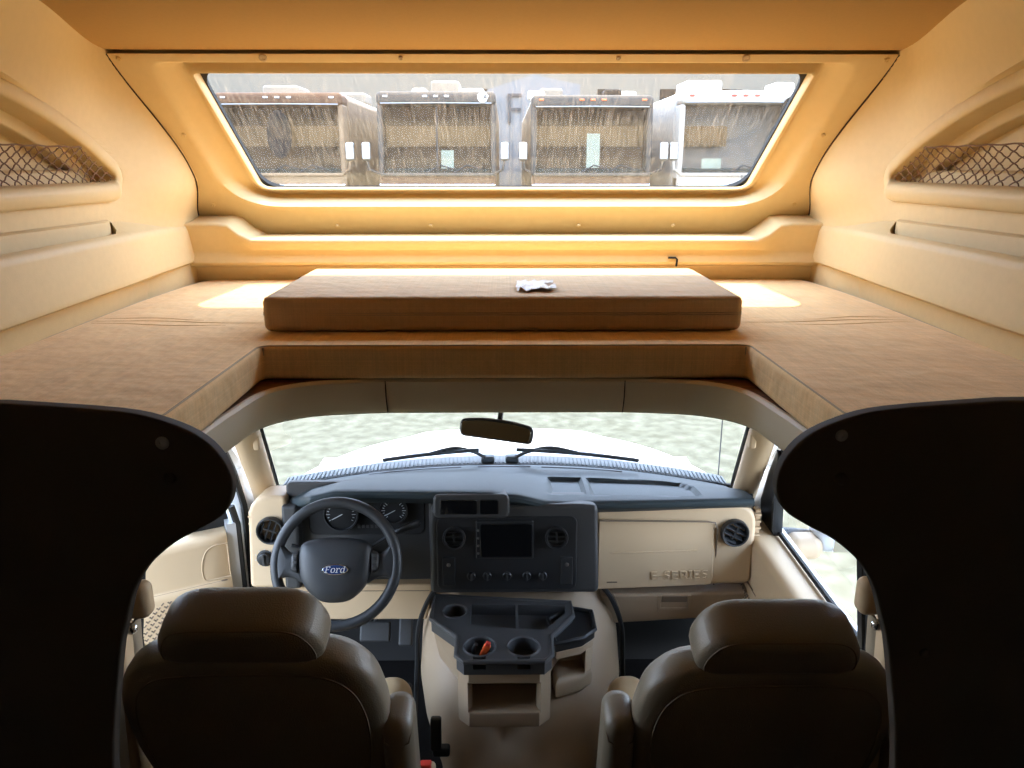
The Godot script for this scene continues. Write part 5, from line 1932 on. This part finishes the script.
func build_lot() -> void:
	var asphalt := noise_tex(noise(0.03, FastNoiseLite.TYPE_SIMPLEX_SMOOTH, 6, 51), Color(0.72, 0.71, 0.66), Color(1, 1, 0.97), 512)
	M.lot = mat(rgb(100, 99, 89), 0.95, {"tex": asphalt, "scale": 0.35, "spec": 0.2})
	M.rv_dark = mat(rgb(34, 33, 32), 0.6, {"spec": 0.15})
	M.rv_body = mat(rgb(118, 98, 78), 0.5, {"spec": 0.15})
	M.rv_brown = mat(rgb(84, 62, 48), 0.5, {"spec": 0.15})
	M.rv_grey = mat(rgb(74, 69, 64), 0.5, {"spec": 0.15})
	M.rv_white = mat(rgb(160, 152, 142), 0.5, {"spec": 0.15})
	M.rv_reflection = mat(rgb(150, 120, 84), 0.9)  # tan of the painted cushion reflection
	M.rv_dash = mat(rgb(70, 78, 74), 0.7, {"spec": 0.15})
	M.rv_paper = mat(rgb(205, 212, 188), 0.8)
	M.rv_glass = glass(rgb(26, 26, 22), 0.45)
	M.rv_glass.metallic_specular = 0.12
	M.roof = mat(rgb(214, 208, 196), 0.8)
	M.gear = mat(rgb(116, 104, 88), 0.6)
	M.gear_pale = mat(rgb(226, 220, 205), 0.6)
	M.wall_far = mat(rgb(112, 105, 94), 0.9, {"spec": 0.15})
	M.wall_grey = mat(rgb(112, 110, 108), 0.8, {"spec": 0.15})
	var g := Geo.new()
	g.loft([[Vector3(-60, 0, 40), Vector3(60, 0, 40)], [Vector3(-60, 0, -10.5), Vector3(60, 0, -10.5)], [Vector3(-60, 0.35, -13.5), Vector3(60, 0.35, -13.5)], [Vector3(-60, 0.35, -80), Vector3(60, 0.35, -80)]])
	one("ground", g, M.lot, "sunlit pale grey parking lot pavement ahead of the motorhome", "ground", "", "structure")
	build_motorhome(-4.15, 2.35, {"label": "brown and tan motorhome with an oval mirror on its front", "top": 3.40, "body": M.rv_body, "cap": M.rv_brown, "pillar": M.rv_body, "nose": M.rv_body, "oval": [0.0, 2.66], "bare": 0.0, "roof": [[-0.35, 0.72, 0.26, 1.0, 2.0, M.gear], [0.7, 0.8, 0.24, 0.9, 3.4, M.gear]]})
	build_motorhome(-1.26, 2.2, {"label": "grey motorhome with a round white badge on its brow", "top": 3.42, "body": M.rv_body, "cap": M.rv_grey, "pillar": M.rv_grey, "nose": M.rv_brown, "split": true, "sign": ["GA", 0.86, 3.315, 0.10], "papers": [[0.18, 2.22, 0.24, 0.34], [-0.88, 1.99, 0.12, 0.1]], "roof": [[0.1, 0.56, 0.28, 0.8, 1.4, M.gear], [0.62, 0.5, 0.12, 0.5, 1.0, M.gear_pale], [-0.45, 0.3, 0.18, 0.4, 1.6, M.gear_pale]]})
	build_motorhome(1.62, 2.25, {"label": "dark motorhome with an orange marker lamp on its brow", "top": 3.36, "body": M.rv_body, "cap": M.rv_grey, "pillar": M.rv_grey, "nose": M.rv_brown, "lamp": M.orange, "papers": [[0.05, 2.38, 0.26, 0.62]], "roof": [[-0.62, 0.5, 0.34, 0.9, 3.0, M.gear], [0.55, 0.36, 0.22, 0.5, 1.6, M.rv_dark], [0.95, 0.6, 0.3, 0.9, 3.2, M.gear_pale], [-1.0, 0.34, 0.16, 0.4, 1.2, M.gear_pale]]})
	build_motorhome(4.42, 2.35, {"label": "white motorhome with red markers and a pale nose", "top": 3.44, "body": M.rv_white, "cap": M.rv_white, "pillar": M.rv_white, "nose": M.rv_white, "lamp": M.red, "bare": 1.25, "oval": [0.85, 2.9], "papers": [[-0.5, 2.12, 0.4, 0.24]], "roof": [[-0.35, 0.74, 0.34, 1.0, 2.2, M.gear_pale], [0.55, 0.5, 0.2, 0.7, 2.6, M.gear_pale], [1.15, 0.4, 0.26, 0.7, 1.6, M.gear_pale]]})
	build_motorhome(7.4, 2.4, {"label": "white motorhome at the row's end beyond the red marked one", "top": 3.5, "body": M.rv_white, "cap": M.rv_white, "pillar": M.rv_white, "nose": M.rv_white, "roof": []})
	build_motorhome(-7.2, 2.4, {"label": "grey motorhome at the row's end beyond the oval mirrored one", "top": 3.5, "body": M.rv_grey, "cap": M.rv_grey, "pillar": M.rv_grey, "nose": M.rv_grey, "roof": []})
	var s := thing("shed", "grey metal shed with a dark letter sign behind the motorhomes", "building", Vector3(0.3, 0.35, -27))
	var sb := Geo.new()
	sb.loft([[Vector3(-0.55, 0.35, -26), Vector3(2.4, 0.35, -26), Vector3(2.4, 4.9, -26), Vector3(0.9, 5.2, -26), Vector3(-0.55, 4.75, -26)], [Vector3(-0.55, 0.35, -32), Vector3(2.4, 0.35, -32), Vector3(2.4, 4.9, -32), Vector3(0.9, 5.2, -32), Vector3(-0.55, 4.75, -32)]], true, true, true)
	part(s, "walls", sb, M.wall_grey)
	var rr := Geo.new()
	for i in 9:
		rr.box(Vector3(-0.5 + i * 0.35, 2.4, -25.98), Vector3(0.04, 4.1, 0.04))
	part(s, "wall_ribs", rr, M.wall_grey)
	text_part(s, "sign_letter", "F", 0.85, 0.04, Transform3D(Basis(), Vector3(0.28, 4.15, -25.95)), M.black)
	var fb := thing("warehouse", "long pale warehouse across the back of the lot", "building", Vector3(0, 0.35, -55))
	var fg := Geo.new()
	fg.box(Vector3(0, 5.4, -58), Vector3(90, 10.1, 6))
	part(fb, "walls", fg, M.wall_far)
	var fr := Geo.new()
	fr.box(Vector3(0, 10.6, -58), Vector3(91, 0.4, 6.6))
	part(fb, "roof_edge", fr, M.wall_grey)
	for i in 8:
		var wn := Geo.new()
		wn.box(Vector3(-1.5 + i * 4.2, 6.9, -54.98), Vector3(1.3, 0.8, 0.08))
		part(fb, "window", wn, M.rv_dark)
